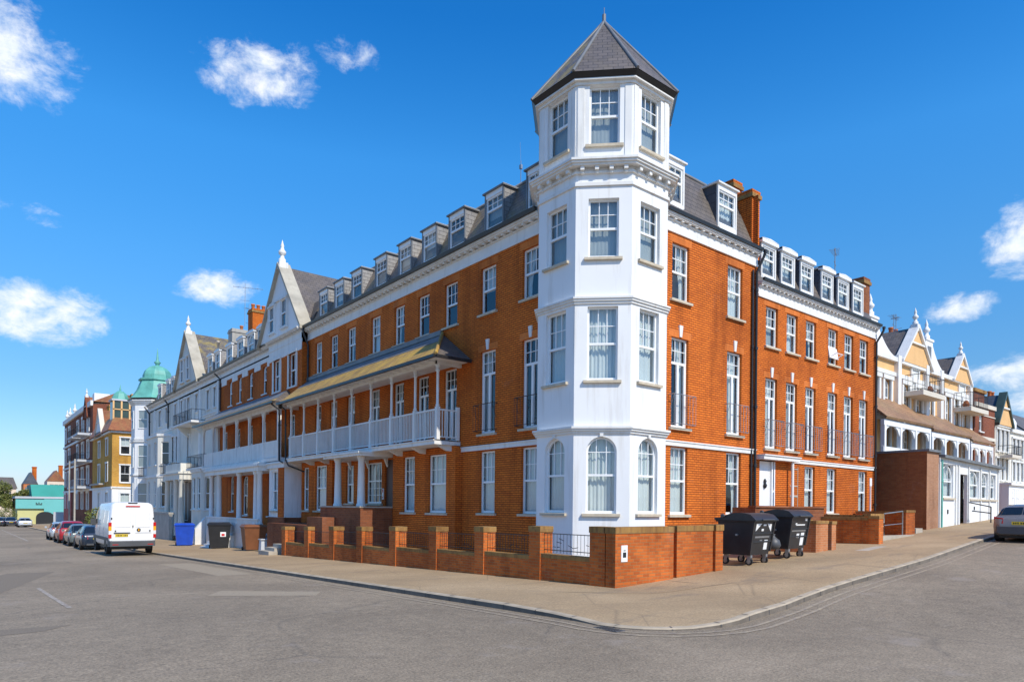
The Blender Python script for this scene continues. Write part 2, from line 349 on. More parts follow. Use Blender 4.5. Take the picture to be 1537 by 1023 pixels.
def add(name,me,parent=None,label=None,cat=None,group=None,kind=None,loc=None,rot=0):
    o=bpy.data.objects.new(name,me);S.collection.objects.link(o)
    pw=Wd.get(parent.name,Vector()) if parent else Vector()
    if parent: o.parent=parent
    w=Vector(loc) if loc is not None else Vector((0,0,0))
    o.location=w-pw;o.rotation_euler=(0,0,rot);Wd[o.name]=w
    tag(o,label,cat,group,kind);return o
def tag(o,label=None,cat=None,group=None,kind=None):
    if label:o['label']=label
    if cat:o['category']=cat
    if group:o['group']=group
    if kind:o['kind']=kind
    return o
def thing(name,label,cat,loc=(0,0,0),group=None,rot=0):
    o=bpy.data.objects.new(name,None);S.collection.objects.link(o);o.location=loc;o.rotation_euler=(0,0,rot);o.empty_display_size=.5
    Wd[o.name]=Vector(loc);return tag(o,label,cat,group)
def localpart(name,mb,mats,parent,smooth=False):
    """child whose mesh is given in the parent's own coordinates"""
    me=mb.mesh(name,[mats] if isinstance(mats,str) else mats);o=bpy.data.objects.new(name,me);S.collection.objects.link(o);o.parent=parent;return o
def copytree(root,loc,rot,label,group=None):
    c=root.copy();S.collection.objects.link(c);c.location=loc;c.rotation_euler=(0,0,rot);c['label']=label
    if group:c['group']=group
    def rec(a,b):
        for ch in list(a.children):
            d=ch.copy();S.collection.objects.link(d);d.parent=b;rec(ch,d)
    rec(root,c);return c
class Frame:
    """x runs right along a facade seen from the street, d out of it, z up"""
    def __init__(s,ox,oy,rot):
        s.o=Vector((ox,oy,0));s.rot=rot;s.t=Vector((math.cos(rot),math.sin(rot),0));s.i=Vector((-math.sin(rot),math.cos(rot),0))
    def __call__(s,x,d,z): return s.o+s.t*x-s.i*d+Vector((0,0,z))
    def off(s,d): return Frame(s.o.x-s.i.x*d,s.o.y-s.i.y*d,s.rot)
def FLft(X): return Frame(X,0,R_(-90))      # x = -world y
def FRgt(Y): return Frame(0,Y,0)            # x = world x
def wall(mb,F,x0,x1,z0,z1,ops=(),rev=.14,d=0):
    xs=sorted({x0,x1,*[o[0] for o in ops],*[o[1] for o in ops]});zs=sorted({z0,z1,*[o[2] for o in ops],*[o[3] for o in ops]})
    xs=[x for x in xs if x0-1e-6<=x<=x1+1e-6];zs=[z for z in zs if z0-1e-6<=z<=z1+1e-6];nn=-F.i
    for a,b in zip(xs,xs[1:]):
        for c,e in zip(zs,zs[1:]):
            mx,mz=(a+b)/2,(c+e)/2
            if any(o[0]<mx<o[1] and o[2]<mz<o[3] for o in ops): continue
            mb.poly([F(a,d,c),F(b,d,c),F(b,d,e),F(a,d,e)],nn)
    for o in ops:
        a,b,c,e=o[:4];ar=len(o)>4 and o[4]
        cx=(a+b)/2;r=(b-a)/2;zs_=e-r if ar else e
        mb.poly([F(a,d,c),F(a,d-rev,c),F(a,d-rev,zs_),F(a,d,zs_)],F.t)
        mb.poly([F(b,d,c),F(b,d-rev,c),F(b,d-rev,zs_),F(b,d,zs_)],-F.t)
        mb.poly([F(a,d,c),F(b,d,c),F(b,d-rev,c),F(a,d-rev,c)],(0,0,1))
        if not ar: mb.poly([F(a,d,e),F(b,d,e),F(b,d-rev,e),F(a,d-rev,e)],(0,0,-1))
        else:
            k=10;arc=[(cx+r*math.cos(math.pi*i/(2*k)),zs_+r*math.sin(math.pi*i/(2*k))) for i in range(2*k+1)]
            for (p,q) in zip(arc,arc[1:]):
                mb.poly([F(p[0],d,p[1]),F(q[0],d,q[1]),F(q[0],d-rev,q[1]),F(p[0],d-rev,p[1])],F(cx,d,zs_)-F((p[0]+q[0])/2,d,(p[1]+q[1])/2))
                cnr=(b,e) if (p[0]+q[0])/2>cx else (a,e)
                mb.poly([F(p[0],d,p[1]),F(q[0],d,q[1]),F(cnr[0],d,cnr[1])],nn)
WC={}
def winmesh(w,h,style):
    key=(round(w,2),round(h,2),style)
    if key in WC: return WC[key]
    f=MB();p=MB();cx=[MB(),MB(),MB(),MB()]
    fw=.055 if w>.55 else .04;X=w/2
    def bar(x0,x1,z0,z1,y0=0,y1=.06): f.box(x0,x1,y0,y1,z0,z1)
    def grid(x0,x1,z0,z1,nx,nz,t=.022,y0=.012,y1=.04):
        for i in range(1,nx): xx=x0+(x1-x0)*i/nx;bar(xx-t/2,xx+t/2,z0,z1,y0,y1)
        for i in range(1,nz):
            zz=z0+(z1-z0)*i/nz
            xs=[x0+(x1-x0)*i/nx for i in range(nx+1)]
            for a,b in zip(xs,xs[1:]): bar(a+t/2,b-t/2,zz-t/2,zz+t/2,y0+.003,y1-.003)
    if style=='arch':
        zs=h-X;k=14
        bar(-X,-X+fw,0,zs);bar(X-fw,X,0,zs);bar(-X+fw,X-fw,0,fw+.02)
        for i in range(k):
            a,b=math.pi*i/k,math.pi*(i+1)/k;q=lambda r,t,y:(r*math.cos(t),y,zs+r*math.sin(t))
            f.hexa([q(X-fw,a,0),q(X,a,0),q(X,b,0),q(X-fw,b,0)],[q(X-fw,a,.06),q(X,a,.06),q(X,b,.06),q(X-fw,b,.06)])
        zm=h*.5;bar(-X+fw,X-fw,zm-.03,zm+.03,-.01,.05)
        for xx in (-X/3,X/3): bar(xx-.011,xx+.011,zm+.03,zs+math.sqrt((X-fw)**2-xx*xx),.012,.04)
        bar(-X+fw,X-fw,zs-.011,zs+.011,.015,.037)
        p.poly([(-X+.02,.045,.02),(X-.02,.045,.02)]+[((X-.02)*math.cos(math.pi*i/12),.045,zs+(X-.02)*math.sin(math.pi*i/12)) for i in range(13)],(0,-1,0))
    else:
        bar(-X,-X+fw,0,h);bar(X-fw,X,0,h);bar(-X+fw,X-fw,h-fw,h);bar(-X+fw,X-fw,0,fw+.025)
        x0,x1,z0,z1=-X+fw,X-fw,fw+.025,h-fw
        if style in('sash','plain','sash2','narrow'):
            zm=h*.5;bar(x0,x1,zm-.032,zm+.032,-.012,.05)
            if style=='sash': grid(x0,x1,zm+.032,z1,3,2)
            if style=='sash2': grid(x0,x1,zm+.032,z1,2,1);
            if style=='plain': pass
            if style=='narrow': pass
        if style=='dorm':
            zm=h*.58;bar(x0,x1,zm-.032,zm+.032,-.012,.05);grid(x0,x1,zm+.032,z1,3,2)
        if style=='french':
            zt=h*.72;bar(x0,x1,zt-.04,zt+.04);grid(x0,x1,zt+.04,z1,3,2)
            bar(-.05,.05,z0,zt-.04,-.008,.05)
            for s_ in(-1,1): bar(min(s_*(X-fw),s_*(X-fw-.05)),max(s_*(X-fw),s_*(X-fw-.05)),z0,zt-.04,.004,.05)
        if style=='multi':
            zm=h*.52;bar(x0,x1,zm-.03,zm+.03);
            for k in(-1,1): bar(k*w/6-.035,k*w/6+.035,z0,zm-.03);bar(k*w/6-.035,k*w/6+.035,zm+.03,z1)
        if style=='grille':
            zm=h*.55;bar(x0,x1,zm-.03,zm+.03);grid(x0,x1,zm+.03,z1,4,1);grid(x0,x1,z0,zm-.03,4,3)
        p.poly([(-X+.02,.045,.02),(X-.02,.045,.02),(X-.02,.045,h-.02),(-X+.02,.045,h-.02)],(0,-1,0))
    def sheet(b,x0,x1,z0,z1,y=.17,folds=9,amp=.022,tx=None):
        n=max(10,int((x1-x0)*36));sm=b.smooth;b.smooth=True;ph=random.random()*6
        for i in range(n):
            u0,u1=i/n,(i+1)/n;g=lambda u:(x0+(x1-x0)*u,y+amp*math.sin(u*folds*6.28*(x1-x0)+ph)+amp*.5*math.sin(u*23*(x1-x0)+2*ph))
            (a,ya),(c,yc)=g(u0),g(u1)
            if tx is None: b.poly([(a,ya,z0),(c,yc,z0),(c,yc,z1),(a,ya,z1)])
            else:
                m=z0+(z1-z0)*.32;bx=lambda x:tx+(x-tx)*.42
                b.poly([(bx(a),ya,m),(bx(c),yc,m),(c,yc,z1),(a,ya,z1)]);b.poly([(bx(a),ya,z0),(bx(c),yc,z0),(bx(c),yc,m),(bx(a),ya,m)])
        b.smooth=sm
    sheet(cx[0],-X-.05,X+.05,-.02,h+.02)
    sheet(cx[1],-X-.05,-.04,-.02,h+.02,tx=-X);sheet(cx[1],.04,X+.05,-.02,h+.02,tx=X)
    sheet(cx[2],-X-.05,X+.05,h*.5,h+.02,amp=.004);sheet(cx[3],-X-.05,X+.05,-.02,h+.02,amp=.006)
    r=(f.mesh('window',['upvc']),p.mesh('pane',['glass']),[c.mesh('curtain',['curtain2' if i_==3 else 'curtain']) for i_,c in enumerate(cx)]);WC[key]=r;return r
SC={}
def window(parent,F,op,style='sash',rev=.09,cur=None,sill=True,sillmat='sill',d=0,name='window'):
    a,b,c,e=op[:4]
    if len(op)>4 and op[4]: style='arch'
    w,h=b-a,e-c;fm,pm,cm=winmesh(w,h,style)
    o=add(name,fm,parent,loc=F((a+b)/2,d-rev,c),rot=F.rot)
    def sub(nm,me): q=bpy.data.objects.new(nm,me);S.collection.objects.link(q);q.parent=o;return q
    sub('pane',pm)
    if cur is None: cur=random.choice([0,0,0,1,1,2,None,None])
    if cur is not None and cur>=0: sub('curtain',cm[cur])
    if sill:
        k=('sill',round(w,2),sillmat,round(rev,2))
        if k not in SC:
            s=MB();s.hexa([(-w/2-.11,-rev-.09,-.085),(w/2+.11,-rev-.09,-.085),(w/2+.11,-.001,-.085),(-w/2-.11,-.001,-.085)],[(-w/2-.11,-rev-.09,-.012),(w/2+.11,-rev-.09,-.012),(w/2+.11,-.001,.004),(-w/2-.11,-.001,.004)]);SC[k]=s.mesh('sill',[sillmat])
        sub('sill',SC[k])
    return o
def backing(mb,F,x0,x1,z0,z1,d=-.75): mb.poly([F(x0,d,z0),F(x1,d,z0),F(x1,d,z1),F(x0,d,z1)],-F.i)
def gable_roof(mb,F,x0,x1,d0,d1,ze,zr,t=.12):
    """ridge runs along d; slopes fall to x0 and x1"""
    xm=(x0+x1)/2
    for xe in(x0,x1):
        mb.hexa([F(xe,d0,ze-t),F(xm,d0,zr-t),F(xm,d1,zr-t),F(xe,d1,ze-t)],[F(xe,d0,ze),F(xm,d0,zr),F(xm,d1,zr),F(xe,d1,ze)])
def finial(mb,p,s=1):
    x,y,z=p;mb.lathe([(.22*s,z),(.22*s,z+.25*s),(.14*s,z+.3*s),(.12*s,z+.5*s),(.22*s,z+.58*s),(.24*s,z+.72*s),(.13*s,z+.85*s),(.09*s,z+1.0*s),(.12*s,z+1.08*s),(.05*s,z+1.3*s),(.0,z+1.5*s)],x,y,10)
# ================================================================== CORNER BUILDING
FL=FLft(14.29);FR=FRgt(13.43)
A=thing('corner_building','red brick corner building with a tall white octagonal turret, slate spire and white iron-railed veranda','building',(14.3,13.4,0))
W2=[(16.36,17.22),(18.66,19.53),(21.0,21.86),(22.95,23.8),(24.88,25.73),(26.99,27.85),(29.4,30.27),(31.35,32.2),(33.25,34.05)]
ops=[];wl=[]
def LO(y0,y1,z0,z1): return (-y1,-y0,z0,z1)
for i,(a,b) in enumerate(W2):
    o=LO(a,b,8.65,10.28);ops.append(o);wl.append((o,'sash'))
for i,(a,b) in enumerate([(16.34,17.2),(18.64,19.51)]):
    o=LO(a,b,4.43,7.33);ops.append(o);wl.append((o,'french'))
for a,b in W2[2:]:
    o=LO(a,b,4.3,7.02);ops.append(o);wl.append((o,'french'))
for a,b in [(16.33,17.19),(18.62,19.49)]:
    o=LO(a,b,1.65,3.81);ops.append(o);wl.append((o,'sash'))
gw5=LO(26.74,28.2,1.97,3.78);gw6=LO(29.47,30.28,1.97,3.75);door=LO(25.72,26.45,1.8,3.85)
ops+=[gw5,gw6,door];wl+=[(gw5,'grille'),(gw6,'sash')]
mb=MB();wall(mb,FL,-35.0,-16.1,-1.1,10.7,ops)
RW2=[(17.22,18.08),(20.22,21.1)]
ro=[]
for a,b in RW2:
    for z0,z1,st in((8.43,10.2,'sash'),(4.42,7.25,'french'),(1.68,3.8,'sash')): ro.append(((a,b,z0,z1),st))
wall(mb,FR,16.7,22.05,-.6,10.6,[o for o,_ in ro])
# rear and party walls close the volume
mb.poly([(22.05,13.43,-.6),(22.05,35,-.6),(22.05,35,13.1),(22.05,13.43,13.1)],(1,0,0))
mb.poly([(14.29,35,-1.2),(22.05,35,-1.2),(22.05,35,13.1),(14.29,35,11)],(0,1,0))
mb.build('wall',['brick'],A)
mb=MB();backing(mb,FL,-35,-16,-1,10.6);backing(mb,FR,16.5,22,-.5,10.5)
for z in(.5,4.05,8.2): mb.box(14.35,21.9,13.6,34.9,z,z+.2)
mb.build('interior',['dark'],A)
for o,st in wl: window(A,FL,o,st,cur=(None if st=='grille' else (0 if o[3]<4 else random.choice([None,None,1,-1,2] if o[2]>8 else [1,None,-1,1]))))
for o,st in ro: window(A,FR,o,st,cur=random.choice([0,0,3,1]))
d_=MB();d_.fbox(FL,door[0],door[1],-.13,-.08,1.8,3.85);d_.build('door',['doorbrown'],A)
# rubbed brick arches and keystones
def arch_(par,F,o,h):
    m=MB();m.fbox(F,o[0]-.13,o[1]+.13,-.05,.005,o[3]+.002,o[3]+h);m.build('brick_arch',['brick_soft'],par)
for o,st in wl[:11]:
    if o[3]>4: arch_(A,FL,o,.235)
for o,st in ro: arch_(A,FR,o,.15 if o[3]<4 else .235)
def keystone(par,F,o):
    m=MB();x=(o[0]+o[1])/2;z=o[3]+.03
    m.hexa([F(x-.055,-.02,z),F(x+.055,-.02,z),F(x+.055,.035,z),F(x-.055,.035,z)],[F(x-.09,-.02,z+.36),F(x+.09,-.02,z+.36),F(x+.09,.05,z+.36),F(x-.09,.05,z+.36)]);m.build('keystone',['white_trim'],par)
def balconet(par,F,o,mat='iron',proj=.22,h=.95):
    m=MB();x0,x1=o[0]-.12,o[1]+.12;z=o[2]+.05
    for zz in (z+h,z+.04): m.tube([F(x0,.0,zz),F(x0,proj,zz),F(x1,proj,zz),F(x1,0,zz)],.014 if zz>z+.5 else .010,5)
    n=7
    for i in range(n+1):
        xx=x0+(x1-x0)*i/n;m.tube([F(xx,proj,z+.04),F(xx,proj,z+h)],.007,4,False)
    for xx in(x0,x1): m.tube([F(xx,proj*.5,z+.04),F(xx,proj*.5,z+h)],.007,4,False);m.tube([F(xx,.0,z+h*.5),F(xx,.05,z+h*.5),F(xx,proj,z+h)],.008,4,False)
    m.build('balconet',[mat],par)
for o,st in wl:
    if st=='french' and o[2]>4.4: keystone(A,FL,o);balconet(A,FL,o)
for o,st in ro:
    if st=='french': keystone(A,FR,o);balconet(A,FR,o,'greyiron')
# cornice
def cornice(par,F,x0,x1,zf,step=.36,top=.62,name='cornice',gut=True,mats=None,hs=1,ds=1):
    m=MB();z0_=zf;Fo=F;F=lambda x,d,z:Fo(x,d*ds if d>.1 else d,z0_+(z-z0_)*hs)
    m.fbox(F,x0,x1,-.02,.05,zf-.02,zf+.07);m.fbox(F,x0,x1,-.02,.035,zf+.07,zf+.36);m.fbox(F,x0,x1,-.02,.075,zf+.36,zf+.405)
    n=int((x1-x0)/step)
    for i in range(n+1):
        x=x0+.1+(x1-x0-.2)*i/n;m.fbox(F,x-.055,x+.055,.0,.21,zf+.395,zf+.46)
    m.fbox(F,x0,x1,-.02,.25,zf+.452,zf+.50);m.fbox(F,x0,x1,-.02,.30,zf+.498,zf+.56)
    m.build(name,['white_trim'],par)
    if gut:
        g=MB();k=[(.29,zf+.565),(.39,zf+.565),(.42,zf+.67),(.29,zf+.67)]
        g.prism([F(x0,d,z) for d,z in k],[F(x1,d,z) for d,z in k]);g.build('gutter',['black'],par)
cornice(A,FL,-35.0,-16.2,10.60,hs=1.04);cornice(A,FR,16.75,22.0,10.50,hs=.9,ds=.68)
m=MB();m.fbox(FL,-20.7,-16.1,-.02,.05,3.86,4.02);m.fbox(FL,-20.7,-16.1,-.02,.075,3.99,4.03);m.build('string_course',['white_trim'],A);m=MB();m.fbox(FR,16.7,22.0,-.02,.05,3.83,3.99);m.fbox(FR,16.7,22.0,-.02,.075,3.96,4.0);m.build('string_course',['white_trim'],A)
# mansard roof
def mansard(par,pts_lo,pts_hi,mats,capz):
    m=MB();n=len(pts_lo)
    for i in range(n):
        a,b=pts_lo[i],pts_lo[(i+1)%n];c,e=pts_hi[(i+1)%n],pts_hi[i];m.poly([a,b,c,e])
    m.mi=1;m.poly(pts_hi,(0,0,1))
    if mats[0]=='slate_brown':
        m.m[0]=2;mats=mats+['slate']
    return m.build('roof',mats,par)
lo=[(14.3,13.42,11.15),(22.0,13.42,10.98),(22.0,35.0,11.15),(14.3,35.0,11.15)];hi=[(15.25,14.3,13.2),(22.0,14.3,13.1),(22.0,35.0,13.2),(15.25,35,13.2)]
mansard(A,lo,hi,['slate_brown','lead'],0)
m=MB();m.tube([(15.25,35,13.22),(15.25,14.3,13.22),(22,14.3,13.12)],.06,6);m.tube([(14.3,13.42,11.2),(15.25,14.3,13.2)],.06,6);m.build('ridge',['lead'],A)
def dormer(par,F,xc,w,z0,z1,dep,cheek,style='dorm',trim='upvc',ped=False,cur=0,edge='lead',top='leadlite',side='lead'):
    """front face on F's own plane, cheeks run back dep"""
    m=MB();X=w/2;e=.06
    for s_ in(-1,1):
        a=min(s_*X,s_*(X-e));b=max(s_*X,s_*(X-e))
        m.mi=0;m.fbox(F,xc+a,xc+b,-dep,-.05,z0-.35,z1)
        m.mi=5;m.fbox(F,xc+a-(.0 if s_>0 else .008),xc+b+(.008 if s_>0 else 0),-.05,.012,z0-.2,z1)
    m.mi=1;zt=z1-.17;m.fbox(F,xc-X+e,xc+X-e,-.06,.006,zt,z1);m.fbox(F,xc-X+e,xc+X-e,-.08,.03,z0-.2,z0)
    m.mi=2;m.fbox(F,xc-X-.07,xc+X+.07,-dep-.02,.08,z1,z1+.05)
    m.mi=3;m.fbox(F,xc-X-.05,xc+X+.05,-dep-.05,.06,z1+.05,z1+.07)
    if ped:
        m.mi=1;m.fbox(F,xc-X-.07,xc+X+.07,-.1,.09,z1-.07,z1+.051)
        m.prism([F(xc-X-.07,.09,z1+.07),F(xc+X+.07,.09,z1+.07),F(xc,.09,z1+.125)],[F(xc-X-.07,-.25,z1+.07),F(xc+X+.07,-.25,z1+.07),F(xc,-.25,z1+.125)])
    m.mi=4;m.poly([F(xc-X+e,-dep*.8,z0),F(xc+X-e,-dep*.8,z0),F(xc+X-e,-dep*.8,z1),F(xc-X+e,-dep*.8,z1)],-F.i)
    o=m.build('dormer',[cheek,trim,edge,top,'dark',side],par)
    fm,pm,cm=winmesh(w-2*e,zt-z0,style)
    for nm,me in(('frame',fm),('pane',pm),('curtain',cm[cur] if cur is not None else None)):
        if me: add(nm,me,o,loc=F(xc,-.03,z0),rot=F.rot)
    return o
FLd=FLft(14.55)
for i,(a,b) in enumerate(W2): dormer(A,FLd,-((a+b)/2+.05),1.08,11.72,13.02,.72,'slate_lite',cur=random.choice([None,0,2,None,3]),trim='upvc')
FRd=FRgt(13.6)
for xc in(17.45,20.4): dormer(A,FRd,xc,1.1,11.55,12.9,.7,'slate_dark',cur=0,edge='white_trim',side='white_trim')
def chimney(par,x0,x1,y0,y1,z0,z1,mat='brick',pots=3,along='y',cap='coping',name='chimney',pot='terracotta'):
    m=MB();m.box(x0,x1,y0,y1,z0,z1-.28);m.mi=1;m.box(x0-.06,x1+.06,y0-.06,y1+.06,z1-.28,z1-.14);m.mi=0;m.box(x0-.02,x1+.02,y0-.02,y1+.02,z1-.14,z1)
    o=m.build(name,[mat,cap],par)
    for i in range(pots):
        p=MB()
        t=(i+.5)/pts if False else (i+.5)/pots
        cx,cy=((x0+x1)/2,y0+(y1-y0)*t) if along=='y' else (x0+(x1-x0)*t,(y0+y1)/2)
        p.lathe([(.13,z1),(.12,z1+.3),(.15,z1+.32),(.15,z1+.4),(.1,z1+.4)],cx,cy,10);p.build('chimney_pot',[pot],o)
    return o
chimney(A,21.95,22.45,13.62,14.35,10.9,13.35,pots=0);chimney(A,21.9,22.45,14.36,15.5,12,13.95,pots=0)
def pipe(par,pts,r=.05,name='drainpipe',mat='black',hop=None):
    m=MB();m.tube(pts,r,7)
    for p,q in zip(pts,pts[1:]):
        p,q=Vector(p),Vector(q)
        if abs((q-p).normalized().z)>.95:
            n=max(1,int((q-p).length/1.8))
            for i in range(n): c=p.lerp(q,(i+.3)/n);m.tube([c-Vector((0,0,.05)),c+Vector((0,0,.05))],r*1.35,7)
    m.build(name,[mat],par)
pipe(A,[FR(21.95,.36,11.0),FR(21.95,.34,10.85),FR(21.85,.09,10.25),FR(21.85,.09,-.1)])
pipe(A,[FR(21.66,.06,10.3),FR(21.66,.06,-.1)],.035)
pipe(A,[FL(-34.85,.36,11.2),FL(-34.85,.34,10.95),FL(-34.8,.09,10.3),FL(-34.8,.09,8.4)])
pipe(A,[FL(-20.72,.07,4.0),FL(-20.72,.07,-.4)],.045)
# ---- octagonal turret
K_=1.02;tcx,tcy,ap,sd=15.45,14.766,1.915,1.586
def Z(z): return 1.85+(z-1.85)*K_
def octa(d,z):
    r=(ap+d)/math.cos(math.pi/8);return [(tcx+r*math.cos(R_(22.5+45*k)),tcy+r*math.sin(R_(22.5+45*k)),Z(z)) for k in range(8)]
class ZF(Frame):
    def __call__(s,x,d,z): return Frame.__call__(s,x*K_,d,Z(z))
def ofz(th): return ZF(tcx+ap*math.cos(R_(th)),tcy+ap*math.sin(R_(th)),R_(th+90))
def oface(th): return Frame(tcx+ap*math.cos(R_(th)),tcy+ap*math.sin(R_(th)),R_(th+90))
tops=[(-.42,.42,1.71,3.84,True),(-.42,.42,5.41,7.46),(-.42,.42,8.82,10.46),(-.42,.42,11.95,13.60)]
tops=[(o[0]*K_,o[1]*K_,Z(o[2]),Z(o[3]),*o[4:]) for o in tops]
mb=MB();H2=sd/2
for th in (135,180,225,270,315):
    F=oface(th);wall(mb,F,-H2,H2,-.4,Z(11.2),tops[:3] if th in(180,225,270) else [],rev=.16)
for k in range(8):
    th=45*k;F=oface(th);wall(mb,F,-H2,H2,Z(11.2),Z(13.7),tops[3:] if th in(135,180,225,270,315) else [],rev=.18)
# hidden recess backs
tw=mb.build('turret_wall',['white'],A)
for th in (180,225,270):
    F=oface(th)
    for j,o in enumerate(tops): window(A,F,o,'arch' if j==0 else 'sash',rev=.11,cur=(0 if j<2 else 3),sillmat='sill')
for th in (135,315): window(A,oface(th),tops[3],'sash',rev=.11,cur=3)
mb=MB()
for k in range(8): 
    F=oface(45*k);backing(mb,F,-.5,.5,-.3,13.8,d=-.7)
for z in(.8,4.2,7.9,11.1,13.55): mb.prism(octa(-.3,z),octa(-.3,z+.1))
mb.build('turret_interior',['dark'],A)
for nm,L_ in (('turret_string',((.05,3.93,4.0),(.10,4.0,4.06),(.14,4.06,4.12))),('turret_string',((.04,7.53,7.6),(.08,7.6,7.66),(.11,7.66,7.71))),('turret_band',((.05,10.80,10.89),)),('turret_cornice',((.06,11.14,11.2),(.22,11.30,11.36),(.27,11.36,11.42),(.31,11.42,11.48))),('turret_fascia',((.05,13.612,13.70),(.14,13.70,13.74)))):
    m=MB()
    for d,z0,z1 in L_: m.prism(octa(d,z0),octa(d,z1))
    if nm=='turret_cornice':
        for k in range(8):
            F=ofz(45*k)
            for i in range(4):
                x=-.6+.4*i;m.fbox(F,x-.055,x+.055,-.03,.18,11.19,11.31);m.fbox(F,x-.04,x+.04,-.03,.11,11.12,11.195)
    m.build(nm,['white_trim'],A)
for th in(180,225,270):
    F=ofz(th);m=MB();m.fbox(F,-.05,.05,-.02,.06,3.845,3.935);m.build('turret_keystone',['white_trim'],A)
for k in range(8):
    F=ofz(45*k)
    for x0,x1 in((-.745,-.56),(.56,.745)): m=MB();m.fbox(F,x0,x1,-.02,.022,11.5,13.60);m.build('turret_pilaster',['white_trim'],A)
g=MB();g.prism(octa(.13,13.73),octa(.24,13.86));g.build('turret_gutter',['black'],A)
m=MB();lo_=octa(.25,13.87);apx=(tcx,tcy,16.98)
for k in range(8):
    m.mi=0 if k in(2,3) else 1;m.poly([lo_[k],lo_[(k+1)%8],apx],(math.cos(R_(45*k+45)),math.sin(R_(45*k+45)),.5))
sp=m.build('spire',['slate_mossy','slate'],A)
m=MB()
for k in range(8): m.tube([Vector(lo_[k])+Vector((0,0,.02)),apx],.05,6)
m.tube([apx,(tcx,tcy,17.2)],.06);m.mi=1;m.tube([(tcx,tcy,17.0),(tcx,tcy,17.42)],.014,5);m.build('spire_hip',['lead','greyiron'],A)
# ---- veranda on the long side
XV=13.18;FV=FLft(XV)
ver=MB();ver.fbox(FV,-35.15,-20.72,-1.12,.02,4.10,4.27);ver.fbox(FV,-35.15,-20.72,-1.12,.06,4.235,4.275)
V=ver.build('veranda',['white_trim'],A)
for y in [20.9+1.78*i for i in range(9)]:
    m=MB();m.prism([FL(-y-.06,0,4.1),FL(-y-.06,.95,4.1),FL(-y-.06,.5,3.9),FL(-y-.06,.15,3.88),FL(-y-.06,0,3.55)],[FL(-y+.06,0,4.1),FL(-y+.06,.95,4.1),FL(-y+.06,.5,3.9),FL(-y+.06,.15,3.88),FL(-y+.06,0,3.55)])
    m.build('bracket',['white_trim'],V)
PA=[20.75,22.3,24.12,25.87,27.68,29.47,31.28,33.03,34.72]
for y in PA:
    m=MB();x=XV+.12;m.box(x-.07,x+.07,y-.07,y+.07,4.27,5.45)
    m.lathe([(.055,5.45),(.075,5.5),(.05,5.56),(.048,6.7),(.075,6.73),(.075,6.78),(.05,6.8),(.11,6.97)],x,y,10);m.build('post',['white_trim'],V)
m=MB();m.box(XV+.03,XV+.21,20.65,35.1,6.96,7.14)
for y in [20.8+.6*i for i in range(24)]: m.box(XV-.40,XV+.03,y-.03,y+.03,7.03,7.11)
m.box(XV+.03,14.28,20.66,20.8,6.96,7.14);m.build('veranda_beam',['white_trim'],V)
m=MB();yy=PA+[35.1]
m.box(XV+.09,XV+.15,20.7,35.1,5.33,5.39);m.box(XV+.10,XV+.14,20.7,35.1,4.36,4.40)
y=20.86
while y<35.1:
    m.box(XV+.105,XV+.135,y-.016,y+.016,4.40,5.33);y+=.115
m.box(XV+.1,14.2,20.73,20.79,5.33,5.39);m.box(XV+.1,14.2,20.74,20.78,4.36,4.40);m.box(14.12,14.24,20.70,20.82,4.27,5.5)
x=XV+.22
while x<14.15: m.box(x-.016,x+.016,20.745,20.775,4.40,5.33);x+=.115
m.build('balustrade',['white_trim'],V)
# roof: front slope + hipped end
ex,ez,wz=12.72,7.12,8.44
m=MB();m.poly([(ex,20.0,ez),(ex,35.1,ez),(14.28,35.1,wz),(14.28,21.95,wz)],(-1,0,1));m.mi=1;m.poly([(ex,20.0,ez),(14.28,20.0,ez),(14.28,21.95,wz)],(0,-1,1))
m.mi=2;m.poly([(ex,20.02,ez-.03),(ex,35.1,ez-.03),(14.28,35.1,ez-.03),(14.28,20.02,ez-.03)],(0,0,-1))
m.build('veranda_roof',['tile_yel','slate','white_trim'],V)
m=MB();m.tube([(ex,20.0,ez+.03),(14.25,21.93,wz+.03)],.07,6);m.build('hip_tile',['tile_yel'],V)
m=MB();m.box(ex-.10,ex+.0,20.0,35.1,ez-.1,ez+.01);m.box(ex,14.2,19.92,20.0,ez-.1,ez+.005);m.build('veranda_gutter',['black'],V)
m=MB();m.box(14.2,14.285,22,35,wz-.02,wz+.16);m.poly([(13.72,21.3,ez+.846*1.0+.012),(13.72,35.1,ez+.846+.012),(14.28,35.1,wz+.012),(14.28,21.95,wz+.012)],(-1,0,1));m.build('flashing_and_painted_shade',['lead'],V)  # wall strip is flashing; the sloping sheet paints cornice shade on the tiles
pipe(V,[(12.75,35.0,7.05),(13.1,35.0,6.8),(13.12,35,4.2),(13.12,34.6,3.9),(13.9,34.4,3.6)],.045)
